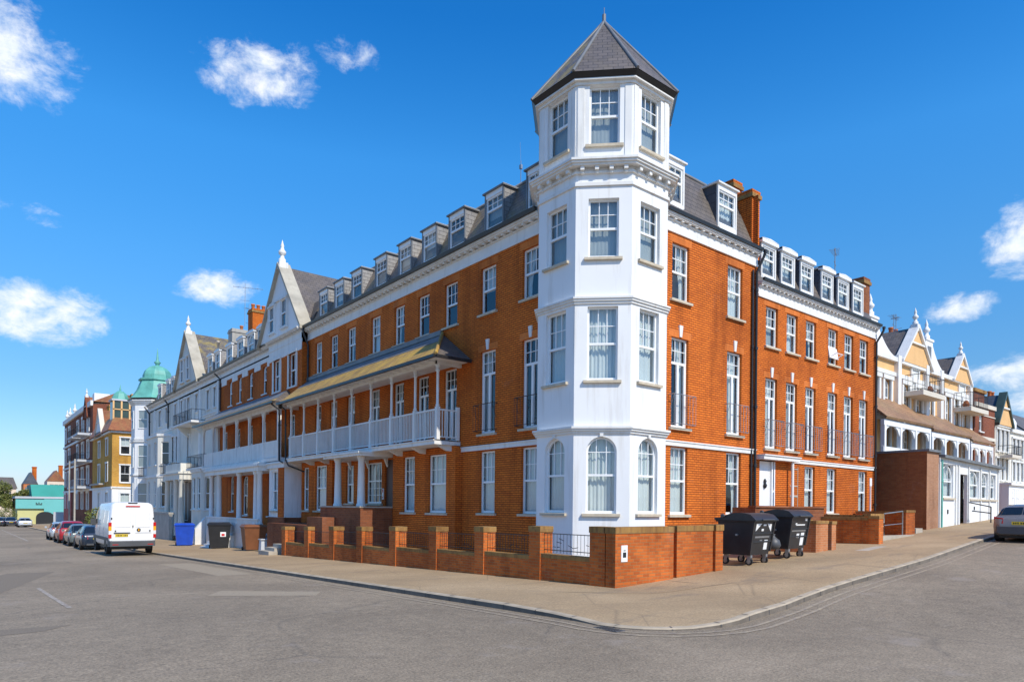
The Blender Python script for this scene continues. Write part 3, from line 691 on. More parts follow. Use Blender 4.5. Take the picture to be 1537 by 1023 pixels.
# ---- ground-floor bays, portico, podium under the veranda
FB=FLft(13.99)
def bay(y0,y1,wins,zt=4.08):
    m=MB();op=[LO(*w[:4]) for w in wins];wall(m,FB,-y1,-y0,-1.1,zt,op)
    m.poly([(13.99,y0,-1.1),(14.29,y0,-1.1),(14.29,y0,zt),(13.99,y0,zt)],(0,-1,0));m.poly([(13.99,y1,-1.1),(14.29,y1,-1.1),(14.29,y1,zt),(13.99,y1,zt)],(0,1,0))
    b=m.build('bay',['brick'],A)
    for o,w in zip(op,wins): window(A,FB,o,w[4],cur=0)
bay(20.6,25.2,[(21.2,22.42,1.62,3.82,'sash'),(23.45,24.36,1.62,3.84,'sash')]);bay(31.2,35.0,[(31.85,33.2,1.6,3.85,'sash'),(34.05,34.8,1.6,3.82,'narrow')])
m=MB();m.box(12.55,14.285,25.25,29.2,-1.0,1.78);m.mi=1;m.box(12.5,14.285,25.22,29.25,1.78,1.84);m.mi=0;m.box(12.2,13.98,29.3,35.0,-1.1,.95);m.box(11.95,12.54,27.6,29.25,-1.0,1.35);m.build('podium',['brick_dull','concrete'],A)
m=MB();m.box(12.62,14.285,25.55,29.1,3.92,4.08);m.box(12.56,14.285,25.5,29.15,4.02,4.10)
P=m.build('portico',['white_trim'],A)
for y in(26.0,28.25):
    m=MB();m.lathe([(.2,1.84),(.2,1.92),(.165,1.96),(.155,2.3),(.13,3.75),(.16,3.78),(.16,3.84),(.19,3.85),(.19,3.92)],12.95,y,14);m.build('column',['white_trim'],P)
m=MB();m.fbox(FL,-26.62,-26.52,-.0,.03,2.15,2.62);m.build('sign_plate',['signwhite'],A)
m=MB();m.fbox(FL,-26.60,-26.54,.03,.034,2.45,2.58);m.fbox(FL,-26.6,-26.54,.03,.034,2.2,2.26);m.build('sign_mark',['inkred'],A)
m=MB();m.fbox(FL,-25.60,-25.5,-.02,.06,1.62,3.8);m.build('door_frame',['upvc'],A)
# aerial mast on the roof
ar=MB();ar.tube([(15.8,19.2,13.1),(15.8,19.2,14.5)],.014,5);ar.tube([(15.8,19.2,14.45),(15.8,19.25,15.2)],.006,4);ar.mi=0;ar.box(15.76,15.84,19.15,19.25,14.2,14.35)
ar.build('aerial_mast',['greyiron'],label='thin grey whip aerial standing on the roof beside the white turret',cat='aerial')
# ================================================================== BRICK TERRACE (lower half of the right side)
B2=thing('brick_terrace','lower orange brick terrace with slate dormers, right of the tall black drainpipe','building',(27,13.43,.5))
ops=[];wl=[]
XC=[22.62+.41,24.06+.4,25.49+.4,27.68,29.08,30.48]
for i,x in enumerate(XC):
    for z0,z1,st in((7.8,9.26,'sash'),(4.1,6.66,'french'),(1.74,3.56,'sash')):
        if z1<4 and i not in(2,3,5): continue
        o=(x-.4,x+.4,z0,z1);ops.append(o);wl.append((o,st))
dr=(22.3,23.35,1.6,3.66);ops.append(dr)
m=MB();wall(m,FR,22.05,31.66,0,9.6,ops)
m.poly([(31.66,13.43,0),(31.66,24,0),(31.66,24,11.4),(31.66,13.43,9.9)],(1,0,0));m.poly([(22.05,24,0),(31.66,24,0),(31.66,24,11.4),(22.05,24,11.4)],(0,1,0))
m.poly([(22.06,13.43,9),(22.06,24,9),(22.06,24,11.4),(22.06,13.43,9.9)],(-1,0,0))
m.build('wall',['brick'],B2)
m=MB();backing(m,FR,22,31.6,0,9.5);m.build('interior',['dark'],B2)
for o,st in wl:
    window(B2,FR,o,st,cur=random.choice([0,0,0,3,1,2]))
    if st=='french': keystone(B2,FR,o);balconet(B2,FR,o,'greyiron')
for o,st in wl: arch_(B2,FR,o,.2 if o[3]>4 else .09)
cornice(B2,FR,22.06,31.66,9.50,step=.3,hs=.9,ds=.68)
m=MB();m.fbox(FR,24.3,31.66,-.02,.05,3.64,3.78);m.fbox(FR,24.3,31.66,-.02,.075,3.75,3.79);m.build('string_course',['white_trim'],B2)
mansard(B2,[(22.06,13.42,9.93),(31.66,13.42,9.93),(31.66,24,10),(22.06,24,10)],[(22.06,14.25,11.85),(31.66,14.25,11.85),(31.66,24,11.85),(22.06,24,11.85)],['slate','lead'],0)
FRe=FRgt(13.6)
for i,x in enumerate([23.05,24.42,25.85,27.5,28.9,30.25]): dormer(B2,FRe,x,.98,10.42,11.66,.65,'slate_dark',cur=0,ped=i<5,edge='white_trim',side='white_trim')
o=chimney(B2,31.1,31.72,13.75,15.3,9.9,12.25,mat='brick_dull',pots=0);chimney(B2,30.6,31.2,15.35,16.4,11.5,12.7,pots=1)
pipe(B2,[FR(31.6,.36,9.98),FR(31.6,.34,9.8),FR(31.5,.09,9.3),FR(31.5,.09,.6)])
m=MB();m.fbox(FR,22.06,24.55,0,.32,3.66,3.80);m.fbox(FR,22.06,24.6,0,.36,3.79,3.83);m.build('porch_canopy',['white_trim'],B2)
m=MB();m.fbox(FR,22.3,23.12,-.12,-.07,1.6,3.62);m.build('front_door',['white'],B2)
m=MB();x=22.72;m.lathe([(.0,2.62),(.05,2.66),(.08,2.75),(.04,2.82),(.06,2.9),(.02,2.98),(0,3.0)],x,13.43+.03,8);m.build('door_knocker',['iron'],B2)
m=MB();m.fbox(FR,23.12,23.2,-.13,.0,1.6,3.62);m.fbox(FR,23.28,23.35,-.13,.0,1.6,3.62);m.fbox(FR,23.2,23.28,-.13,-.02,2.5,2.57);m.build('door_frame',['upvc'],B2)
m=MB();m.tube([FR(24.22,.2,1.5),FR(24.22,.2,3.66)],.055,10);m.tube([FR(24.22,.2,1.45),FR(24.22,.2,1.55)],.08,10);m.build('porch_post',['white_trim'],B2)
m=MB();m.box(20.6,25.3,12.55,12.75,.2,1.93);m.mi=1;m.box(20.55,25.35,12.5,12.8,1.93,1.99);m.mi=0;m.box(20.6,20.8,12.75,13.42,.2,1.93);m.build('step_wall',['brick_dull','brick_dull'],B2)
m=MB();m.fbox(FR,24.95,24.98,.001,.012,1.9,3.5);m.fbox(FR,24.4,24.95,.001,.012,2.75,2.79);m.fbox(FR,24.4,24.95,.001,.012,2.35,2.42);m.fbox(FR,24.4,24.95,.001,.012,3.4,3.43);m.build('pale_mortar_patch',['concrete'],B2)
m=MB();m.hexa([FR(27.32,.02,8.05),FR(28.04,.02,8.05),FR(28.04,.06,8.05),FR(27.32,.06,8.05)],[FR(27.32,-.06,8.5),FR(28.04,-.06,8.5),FR(28.04,-.02,8.5),FR(27.32,-.02,8.5)]);m.tube([FR(27.4,.05,8.1),FR(27.4,.28,8.2),FR(27.95,.28,8.2),FR(27.95,.05,8.1)],.02,5);m.build('open_sash',['upvc'],B2)
m=MB();m.fbox(FR,31.12,31.32,.0,.03,2.95,3.3);m.fbox(FR,31.13,31.18,0,.06,1.4,2.95);m.build('sign_plate',['signwhite'],B2)
def tvaerial(p,h,label,rot=0,n=7,L=.9):
    m=MB();x,y,z=p;m.tube([(x,y,z),(x,y,z+h)],.022,5)
    c,s_=math.cos(rot),math.sin(rot);zz=z+h*.9
    m.tube([(x-c*L*.4,y-s_*L*.4,zz),(x+c*L*.6,y+s_*L*.6,zz)],.014,4)
    for i in range(n):
        t=-.38+.95*i/(n-1);l=.22-.1*i/(n-1);a,b=x+c*L*t,y+s_*L*t;m.tube([(a+s_*l,b-c*l,zz),(a-s_*l,b+c*l,zz)],.008,4)
    m.tube([(x-c*.35,y-s_*.35,z+h*.6),(x+c*.35,y+s_*.35,z+h*.6)],.012,4)
    m.build('television_aerial',['greyiron'],label=label,cat='aerial')
tvaerial((30.2,14.6,11.8),1.75,'grey television aerial on the slate roof of the lower orange brick terrace',R_(20))
# ================================================================== GROUND
def sheet(xs,ys,dz=0):
    m=MB();m.smooth=True
    for a,b in zip(xs,xs[1:]):
        for c,d in zip(ys,ys[1:]): m.poly([(a,c,gz(a,c)+dz),(b,c,gz(b,c)+dz),(b,d,gz(b,d)+dz),(a,d,gz(a,d)+dz)],(0,0,1))
    return m
xs=[-900,-300,-100,-40,-20]+[-10+2*i for i in range(47)]+[95,140,300,900];ys=[-900,-200,-60,-20]+[-10+2*i for i in range(60)]+[115,130,160,195,230,300,500,900]
sheet(xs,ys).build('road','asphalt',kind='structure')
KP=[(7.86,150),(7.86,110),(7.86,80),(7.86,60)]+[(7.86,y) for y in range(56,8,-2)]+[(7.85,8.6),(7.84,8.0),(7.83,7.5),(7.92,7.1),(8.1,6.8),(8.38,6.55),(8.74,6.36),(9.24,6.24),(9.8,6.24),(10.4,6.34),(11.03,6.46),(12.0,6.64),(12.74,6.76),(14.24,6.96),(15.9,7.1),(17.45,7.2),(19,7.3),(20.65,7.4),(22.4,7.58),(24.18,7.77),(26,7.97),(27.9,8.17),(31,8.4),(35,8.7),(40,9.0),(50,9.6),(64,10.3),(82,11)]
def kh(x,y):
    d=min(math.hypot(x-8.2,y-6.9),3);return .035+.075*min(1,max(0,(d-.7)/1.6))
def nrm(P,i):
    a=Vector(P[max(i-1,0)]);b=Vector(P[min(i+1,len(P)-1)]);t=(b-a).normalized();return Vector((-t.y,t.x))  # left of travel
KN=[nrm(KP,i) for i in range(len(KP))]
def koff(i,d): return (KP[i][0]+KN[i].x*d,KP[i][1]+KN[i].y*d)
m=MB()
def kline(d,dz): return [(*(q:=koff(i,d)),gz(*q)+dz(*KP[i])) for i in range(len(KP))]
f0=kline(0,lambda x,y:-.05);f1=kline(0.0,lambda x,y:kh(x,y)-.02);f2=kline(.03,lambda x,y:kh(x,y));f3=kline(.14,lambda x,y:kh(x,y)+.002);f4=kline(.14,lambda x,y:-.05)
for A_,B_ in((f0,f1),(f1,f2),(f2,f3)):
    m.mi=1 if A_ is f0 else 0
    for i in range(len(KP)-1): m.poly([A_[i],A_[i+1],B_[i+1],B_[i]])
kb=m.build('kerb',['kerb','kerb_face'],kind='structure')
# kerb joints: thin dark gaps
m=MB();L=0
for i in range(len(KP)-1):
    a,b=Vector(KP[i]),Vector(KP[i+1]);l=(b-a).length
    if a.y>90 or a.x>45: continue
    while L<l:
        p=a+(b-a)*(L/l);t=(b-a).normalized()*.012;n=KN[i];z=gz(*p)+kh(*p)
        c=[p-t-n*.004,p+t-n*.004]
        m.poly([(c[0].x,c[0].y,z-.12),(c[1].x,c[1].y,z-.12),(c[1].x,c[1].y,z-.015),(c[0].x,c[0].y,z-.015)])
        e=[p-t+n*.025,p+t+n*.025,p+t+n*.14,p-t+n*.14];m.poly([(q.x,q.y,z+.005) for q in e])
        L+=.91
    L-=l
m.build('kerb_joint','plastic_grey',kind='structure')
# pavement
m=MB();m.smooth=True
inner=[]
for i,(x,y) in enumerate(KP):
    inner.append((20,max(y,16)) if x<10.5 else (max(x,20),16))
for i in range(len(KP)-1):
    for j in range(10):
        def pt(ii,jj):
            a=koff(ii,.14);b=inner[ii];t=jj/10;x,y=a[0]+(b[0]-a[0])*t,a[1]+(b[1]-a[1])*t;z0=kh(*KP[ii]);return (x,y,gz(x,y)+z0+(.1-z0)*min(1,t*2.5))
        m.poly([pt(i,j),pt(i+1,j),pt(i+1,j+1),pt(i,j+1)],(0,0,1))
m.build('pavement','paving',kind='structure')
# painted lines (worn)
def stripe(name,P,w,mat,dz=.006):
    m=MB();n=[nrm(P,i) for i in range(len(P))]
    for i in range(len(P)-1):
        q=[(P[i][0],P[i][1]),(P[i+1][0],P[i+1][1]),(P[i+1][0]+n[i+1].x*w,P[i+1][1]+n[i+1].y*w),(P[i][0]+n[i].x*w,P[i][1]+n[i].y*w)]
        m.poly([(x,y,gz(x,y)+dz) for x,y in q],(0,0,1))
    return m.build(name,mat,kind='structure')
idx=[i for i,p in enumerate(KP) if p[1]<36 and p[0]<29]
for d in(-.30,-.52): stripe('yellow_line',[koff(i,d) for i in idx],.07,'line_y')
def seg(y0,y1,x): return [(x,y0+(y1-y0)*i/8) for i in range(9)]

stripe('white_line',seg(41,56,5.75),.08,'line_w');stripe('white_line',seg(66,110,4.2),.14,'line_w');
# tarmac repairs
def patch_(P,mat,dz=.003):
    m=MB();m.poly([(x,y,gz(x,y)+dz) for x,y in P],(0,0,1));m.build('tarmac_patch',mat,kind='structure')
patch_([(-2.5,14),(-.6,14.3),(2.5,27.8),(1.2,28)],'patch');patch_([(6.2,22),(7.3,22),(7.3,29.9),(6.1,29.9)],'patch2');stripe('white_line',[(1.5,21.1),(1.55,18.4),(1.62,15.7)],.09,'line_w')
def ppatch(P,mat,dz=.104):
    m=MB();m.poly([(x,y,gz(x,y)+dz) for x,y in P],(0,0,1));m.build('pavement_patch',mat,kind='structure')
ppatch([(23.0,8.1),(24.4,8.2),(24.2,10.2),(22.4,10.1)],'concrete')
def seam(P,w=.03,dz=.1045):
    m=MB();n=[nrm(P,i) for i in range(len(P))]
    for i in range(len(P)-1):
        q=[Vector(P[i])-n[i]*w/2,Vector(P[i+1])-n[i+1]*w/2,Vector(P[i+1])+n[i+1]*w/2,Vector(P[i])+n[i]*w/2];m.poly([(v.x,v.y,gz(v.x,v.y)+dz) for v in q],(0,0,1))
    m.build('pavement_seam','patch',kind='structure')
seam([(9.5,40),(9.6,30),(9.55,22),(9.65,14),(9.9,11)]);seam([(8.1,17.2),(9.6,17.3),(11.5,17.1)]);seam([(8.2,26.5),(11.6,26.7)]);seam([(9.9,11),(11.4,9.4),(14,8.9),(20,9.2),(28,9.9)]);seam([(13.2,7.1),(13.4,10.5)]);seam([(18.9,7.6),(19.2,10.4)])
patch_([(-6,13.0),(-1.5,12.2),(1.0,12.6),(1.4,13.1),(-1.0,13.4),(-5.5,14.4)],'patch');patch_([(4.3,16.2),(6.2,14.6),(6.6,15.3),(4.9,17.2)],'patch2')
# ================================================================== GARDEN WALL WITH PIERS (left side of the corner)
GX=11.65
GW=thing('garden_wall','low red brick front wall with capped square piers, beside the left pavement','wall',(GX,20,-.2))
PY=[13.23,15.68,18.18,20.76,23.3,25.77,28.36,31.04];PZ=[1.37,1.29,1.22,1.15,1.07,1.01,.93,.86]
for y,z in zip(PY,PZ):
    m=MB();m.box(GX,GX+.44,y,y+.44,gz(GX,y)-.3,z-.15);m.mi=1;m.box(GX-.015,GX+.455,y-.015,y+.455,z-.15,z);m.build('pier',['brick_wall','coping'],GW)
ends=[12.0]+PY
for i,y in enumerate(PY):
    a=(11.4 if i==0 else PY[i-1]+.44);b=y
    zt=PZ[i]-.70
    m=MB();m.box(GX+.035,GX+.27,a,b,gz(GX,y)-.3,zt-.11);m.mi=1;m.box(GX+.03,GX+.275,a,b,zt-.11,zt);m.build('wall_panel',['brick_wall','coping' if i else 'coping'],GW)
    r=MB();x=GX+.15
    for zz in(zt+.10,zt+.52): r.tube([(x,a,zz),(x,b,zz)],.011,5)
    n=int((b-a)/.115)
    for k in range(1,n):
        yy=a+(b-a)*k/n;jx=random.uniform(-.012,.012);r.tube([(x,yy,zt+.03),(x+jx,yy+jx,zt+.52+random.choice([0,0,.0]))],.007,4,False)
    if i<3:
        for k in range(7): yy=a+(b-a)*random.uniform(.1,.85);z1=zt+random.uniform(.15,.4);r.tube([(x,yy,z1),(x,yy+random.choice([.1,.18]),z1+random.uniform(-.08,.08))],.008,4,False)
    r.build('railing',['iron'],GW)
BW=thing('boundary_wall','solid head-high orange brick wall turning the corner, with a small white notice plate','wall',(13,10.8,0))
m=MB();m.box(GX-.02,GX+.30,10.9,11.42,-.4,1.27);m.box(GX-.02,13.75,10.6,10.92,-.4,1.27);m.box(13.93,15.45,10.64,10.9,-.3,1.29);m.box(15.52,15.85,10.6,10.95,-.3,1.29);m.box(13.75,13.93,10.74,10.9,-.3,1.26);m.box(15.45,15.52,10.7,10.9,-.3,1.26)
m.box(15.6,15.85,10.95,13.4,-.3,1.2)
m.build('wall_body',['brick_wall'],BW)
m=MB();m.box(GX-.035,GX+.315,10.92,11.435,1.27,1.42);m.box(GX-.035,13.755,10.585,10.935,1.27,1.42);m.box(13.92,15.46,10.625,10.915,1.29,1.43);m.box(15.51,15.87,10.58,10.97,1.29,1.45);m.box(13.755,13.92,10.73,10.91,1.26,1.40);m.box(15.46,15.51,10.69,10.91,1.26,1.40);m.build('coping',['coping'],BW)
m=MB();m.box(11.82,12.03,10.585,10.6,.62,1.0);np_=m.build('notice_plate',['signwhite'],BW)
m=MB();m.box(11.87,11.98,10.58,10.5849,.72,.84);m.box(11.89,11.96,10.58,10.5849,.87,.89);m.build('notice_symbol',['ink'],np_)
# front gardens
m=MB()
for (x0,x1,y0,y1) in((GX+.3,14.3,11.4,35),):
    m.poly([(x0,y0,.16),(x1,y0,.16),(x1,y1,-.45),(x0,y1,-.45)],(0,0,1))
m.build('front_garden','concrete',kind='structure')
m=MB();m.box(11.2,11.62,31.9,33.3,-.8,-.33);m.box(11.5,12.0,32.0,33.3,-.8,-.18);m.box(11.9,12.4,32,33.3,-.8,-.03)
m.build('entrance_steps',['concrete'],label='short concrete steps at the far end of the low pier wall',cat='steps')
# ================================================================== FORECOURT WALLS ON THE RIGHT
def fwall(label,boxes,mat='brick_wall',cop=True,name='forecourt_wall'):
    w=thing(name,label,'wall',(boxes[0][0],boxes[0][2],boxes[0][4]))
    m=MB();c=MB()
    for x0,x1,y0,y1,z0,z1 in boxes:
        m.box(x0,x1,y0,y1,z0-.3,z1-.1);c.box(x0-.02,x1+.02,y0-.02,y1+.02,z1-.1,z1)
    m.build('wall_body',[mat],w);c.build('coping',['coping'],w)
fwall('pale orange brick forecourt wall just right of the two big black bins',[(21.35,22.15,10.85,11.1,.5,1.52),(22.3,22.6,10.8,11.12,.5,1.5),(21.35,21.6,11.1,13.3,.5,1.55)],'brick_pale')
fwall('brick forecourt wall with a square end pier, beyond the open driveway',[(25.0,25.35,10.45,10.8,.65,1.68),(25.05,25.3,10.8,13.3,.65,1.62)])
fwall('short orange brick wall on a concrete base beside the steel handrail',[(26.2,27.3,11.25,11.5,.72,1.75),(26.2,26.45,11.5,13.3,.72,1.7)])
fwall('brick end pier with a yellowed cap in front of the brown extension',[(29.5,30.4,11.3,11.65,.9,1.9),(29.6,29.85,11.65,13.3,.9,1.85)])
m=MB();m.tube([(27.6,11.35,.75),(27.6,11.35,1.75),(29.3,11.35,1.85),(29.3,11.35,.85)],.028,6);m.tube([(27.6,11.35,1.3),(29.3,11.35,1.36)],.015,5);m.build('handrail',['greyiron'],label='grey steel tube handrail between two low brick walls',cat='handrail')
m=MB();m.box(26.1,29.4,10.95,11.24,.5,.92);m.box(30.5,31.2,11.3,11.7,.7,1.15);m.build('concrete_step',['concrete'],label='pale concrete step at the foot of the low brick walls',cat='step')
# ================================================================== GENERIC HOUSE HELPERS
def railbal(par,F,x0,x1,d0,d1,z,h,mat='iron',slab='white_trim',step=.24,ret=True,name='balcony',thick=.14):
    m=MB();m.fbox(F,x0,x1,d0,d1,z-thick,z);b=m.build(name,[slab],par)
    r=MB();t=.012
    P=[F(x0+.03,d0,0),F(x0+.03,d1-.04,0),F(x1-.03,d1-.04,0),F(x1-.03,d0,0)]
    for zz in(z+.07,z+h): r.tube([p+Vector((0,0,zz)) for p in P],.018,4)
    for p,q in zip(P,P[1:]):
        n=max(1,int((q-p).length/step))
        for i in range(n+1): c=p.lerp(q,i/n);r.tube([c+Vector((0,0,z+.02)),c+Vector((0,0,z+h))],t,4,False)
    r.build('railing',[mat],b);return b
def gable(par,F,x0,x1,zb,zt,d,mat,depth=6,roof='slate',coping='white_trim',wins=(),wst='sash2',fin=1.0,over=.42,lift=.18):
    """gable wall on plane d with raking coping and a roof running back"""
    xm=(x0+x1)/2;m=MB();Fd=F.off(d)
    m.prism([Fd(x0,0,zb),Fd(x1,0,zb),Fd(xm,0,zt)],[Fd(x0,-.3,zb),Fd(x1,-.3,zb),Fd(xm,-.3,zt)])
    g=m.build('gable',[mat],par)
    c=MB()
    for xe in(x0,x1):
        e=(xe-xm)/abs(xe-xm)
        c.hexa([Fd(xe+e*.12,over*.35,zb-.12),Fd(xm,over*.35,zt-.05),Fd(xm,-over,zt-.05),Fd(xe+e*.12,-over,zb-.12)],[Fd(xe+e*.12,over*.35,zb+lift-.1),Fd(xm,over*.35,zt+lift),Fd(xm,-over,zt+lift),Fd(xe+e*.12,-over,zb+lift-.1)])
    zc=zb+(zt-zb)*.52;hw=(x1-x0)/2*.46
    c.build('gable_coping',[coping],g)
    c=MB();c.fbox(Fd,xm-hw,xm+hw,0,.1,zc,zc+.1);c.build('gable_band',['white_trim'],g)
    r=MB();gable_roof(r,Fd,x0+.02,x1-.02,-depth,-over+.02,zb,zt,.1);r.build('gable_roof',[roof],g)
    for a,b,cc,e in wins:
        fm,pm,cm=winmesh(b-a,e-cc,wst)
        bk=MB()
        add('window_frame',fm,g,loc=Fd((a+b)/2,.075,cc),rot=F.rot);add('pane',pm,g,loc=Fd((a+b)/2,.075,cc),rot=F.rot)
        bk.fbox(Fd,a,b,.001,.012,cc,e);bk.build('window_recess',['dark'],g)
        s=MB();s.fbox(Fd,a-.1,a,0,.13,cc,e);s.fbox(Fd,b,b+.1,0,.13,cc,e);s.fbox(Fd,a-.14,b+.14,0,.16,e,e+.1);s.fbox(Fd,a-.14,b+.14,0,.16,cc-.09,cc);s.build('window_surround',['white_trim'],g)
    if fin: 
        f=MB();p=Fd(xm,-.1,zt+lift-.25);f.box(p.x-.28*fin,p.x+.28*fin,p.y-.28*fin,p.y+.28*fin,p.z-.1,p.z+.25);finial(f,(p.x,p.y,p.z+.24),fin);f.build('finial',['white_trim'],g)
    return g
def facade(par,F,x0,x1,z0,z1,wins,mat,depth=8,rev=.12,sillmat='white_trim',cur=None,extra=True,wallname='wall',rz=None):
    """wins: (x0,x1,z0,z1,style[,arch])"""
    op=[w[:4] for w in wins];m=MB();wall(m,F,x0,x1,z0,z1,op,rev)
    if extra:
        rz=rz or z1
        for x,s in((x0,-1),(x1,1)): m.poly([F(x,0,z0),F(x,-depth,z0),F(x,-depth,rz),F(x,0,z1)],F.t*s)
        m.poly([F(x0,-depth,z0),F(x1,-depth,z0),F(x1,-depth,rz),F(x0,-depth,rz)],F.i)
    o=m.build(wallname,[mat],par)
    b=MB();backing(b,F,x0+.05,x1-.05,z0+.1,z1-.05);b.build('interior',['dark'],par)
    for w in wins: window(par,F,w,w[4],rev=rev-.05,cur=cur if cur is not None else random.choice([0,1,None,None]),sillmat=sillmat)
    return o
def surrounds(par,F,wins,mat='white_trim',w=.1,d=.04,name='window_surround'):
    for o in wins:
        m=MB();a,b,c,e=o[:4];m.fbox(F,a-w,a,-.03,d,c,e+.001);m.fbox(F,b,b+w,-.03,d,c,e+.001);m.fbox(F,a-w-.04,b+w+.04,-.03,d+.04,e,e+w);m.build(name,[mat],par)
def band(par,F,x0,x1,specs,mat='white_trim',name='moulding'):
    m=MB()
    for d,z0,z1 in specs: m=MB();m.fbox(F,x0,x1,-.02,d,z0,z1);m.build(name,[mat],par)
# ================================================================== GABLED RED AND WHITE HOUSE (B)
B=thing('gabled_house','red brick and white house with a tall white finial-topped gable and long veranda','building',(14.3,43,-.8))
bw=[LO(y-.33,y+.33,8.6,10.25) for y in(48.4,46.4,44.2,41.65)]
up=[LO(y-.42,y+.42,4.5,6.9) for y in(49.5,46.7,44.2,41.8,39.3,37.2)]
lowd=[LO(44.6,45.6,1.2,3.7),LO(42.3,43.0,1.2,3.8),LO(39.9,40.9,1.2,3.7),LO(47.5,48.3,1.4,3.8)]
facade(B,FL,-50.8,-35.0,-1.4,10.5,[(*o,'narrow') for o in bw]+[(*o,'french') for o in up]+[(*o,'narrow') for o in lowd],'brick',rz=11.5,cur=-1)
FBb=FLft(13.95);bb=[LO(38.1,39.15,8.3,10.1),LO(35.75,36.8,8.3,10.1)]
m=MB();wall(m,FBb,-39.9,-35.02,7.2,10.5,bb);
for y,s in((35.02,-1),(39.9,1)): m.poly([(13.95,y,7.2),(14.29,y,7.2),(14.29,y,10.5),(13.95,y,10.5)],(0,s,0))
m.build('bay_wall',['brick'],B)
for o in bb: window(B,FBb,o,'sash2',cur=None,sillmat='white_trim')
surrounds(B,FBb,bb,w=.14,d=.06)
band(B,FL,-50.8,-39.9,[(.05,10.45,11.0)]);band(B,FBb,-39.9,-35.02,[(.05,10.1,10.25),(.03,10.25,11.0)])
m=MB()
for y in(47.4,45.3,42.9,40.6,49.8): m.fbox(FL,-y-.55,-y+.55,-.02,.045,10.15,10.46)
m.build('frieze_drop',['white_trim'],B)
cornice(B,FL,-50.8,-40,10.72,step=.4);cornice(B,FBb,-39.95,-35.02,10.72,step=.4,gut=False)
mansard(B,[(14.25,35.1,11.3),(14.25,50.8,11.3),(22,50.8,11.3),(22,35.1,11.3)],[(15.2,35.1,13.1),(15.2,50.8,13.1),(22,50.8,13.1),(22,35.1,13.1)],['slate','lead'],0)
FLc=FLft(14.42)
for y in(49.2,46.8,44.7,42.7): dormer(B,FLc,-y,1.3,11.6,12.95,.8,'slate_lite',style='arch' if y<45 else 'sash2',cur=0,ped=True,side='white_trim')
gable(B,FL,-41.5,-34.95,11.28,15.35,.36,'white',depth=7,roof='slate',wins=[(-39.75,-38.95,11.75,13.25),(-37.85,-37.05,11.75,13.3)],fin=.9,over=.55,coping='stone_coping')
# B veranda
ver=MB();ver.fbox(FV,-51.1,-36.2,-1.12,.02,4.24,4.42);VB=ver.build('veranda',['white_trim'],B)
PB=[51.0,48.75,46.22,43.64,41.24,38.8,36.4]
for y in PB:
    m=MB();h=.09 if y<37 else .065;x=13.28;m.box(x-h,x+h,y-h,y+h,4.42,7.2)
    for s in(-1,1): 
        if 36.3<y+s*.5<51.2: m.prism([(x-.04,y+s*h,7.2),(x-.04,y+s*.65,7.2),(x-.04,y+s*.3,7.05),(x-.04,y+s*h,6.6)],[(x+.04,y+s*h,7.2),(x+.04,y+s*.65,7.2),(x+.04,y+s*.3,7.05),(x+.04,y+s*h,6.6)])
    m.build('post',['white_trim'],VB)
m=MB();m.box(13.2,13.38,36.2,51.1,7.05,7.32);m.box(13.2,14.28,36.2,36.35,7.05,7.3);m.build('veranda_beam',['white_trim'],VB)
m=MB();m.box(13.25,13.31,36.3,51.1,5.31,5.37);m.box(13.25,13.31,36.3,51.1,4.45,4.5)
y=36.4
while y<51: m.box(13.26,13.30,y,y+.095,4.5,5.31);y+=.11
m.build('balustrade',['white_trim'],VB)
m=MB();m.poly([(12.74,35.7,7.32),(12.74,51.6,7.32),(14.28,50.4,8.42),(14.28,37.3,8.42)],(-1,0,1));m.mi=1;m.poly([(12.74,35.7,7.32),(14.28,35.7,7.32),(14.28,37.3,8.42)],(0,-1,1));m.poly([(12.74,51.6,7.32),(14.28,51.6,7.32),(14.28,50.4,8.42)],(0,1,1));m.mi=2;m.poly([(12.74,35.7,7.3),(14.28,35.7,7.3),(14.28,51.6,7.3),(12.74,51.6,7.3)],(0,0,-1))
m.build('veranda_roof',['tile_yel','slate','white_trim'],VB)
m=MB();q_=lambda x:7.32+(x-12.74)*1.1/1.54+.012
m.poly([(13.1,36.1,q_(13.1)),(13.1,51.3,q_(13.1)),(14.28,50.4,8.432),(14.28,37.3,8.432)],(-1,0,1));m.build('painted_shade_strip',['lead'],VB)  # dark sheet over the tiles: shade on the upper roof put into colour
m=MB();m.box(12.62,12.74,35.7,51.6,7.22,7.34);m.build('veranda_gutter',['black'],VB)
pipe(VB,[(12.7,36.0,7.2),(13.1,35.9,6.9),(13.12,35.9,4.2),(13.12,35.4,4.1)],.05)
# B ground floor: entrance porch with columns, white bay
m=MB();m.box(12.75,14.28,38.1,48.6,3.75,4.23);m.box(12.65,14.28,38.0,48.7,4.0,4.12);PO=m.build('porch',['white_trim'],B)
for y in(38.4,39.0,42.0,46.0,47.8): 
    m=MB();m.lathe([(.2,.7),(.2,.8),(.16,.84),(.13,3.55),(.18,3.6),(.18,3.75)],12.95,y,12);m.build('column',['white_trim'],PO)
m=MB();m.box(12.8,14.25,38.2,48.4,-1.2,.15);m.box(12.78,12.84,38.2,48.4,1.0,1.08)
y=38.3
while y<48.3: m.box(12.79,12.83,y,y+.1,.15,1.0);y+=.16
m.prism([(12.15,48.6,-1.2),(12.8,48.6,-1.2),(12.8,48.6,1.0),(12.15,48.6,.2)],[(12.15,48.9,-1.2),(12.8,48.9,-1.2),(12.8,48.9,1.0),(12.15,48.9,.2)])
for k in range(6): m.box(11.6+.2*k,11.8+.2*k,42.5,45.2,-1.2,-.75+.15*k)
m.build('porch_steps',['white_trim'],PO)
FBg=FLft(13.3);gb=[LO(36.6,37.5,1.55,3.7)]
m=MB();wall(m,FBg,-37.9,-35.6,1.2,4.1,gb)
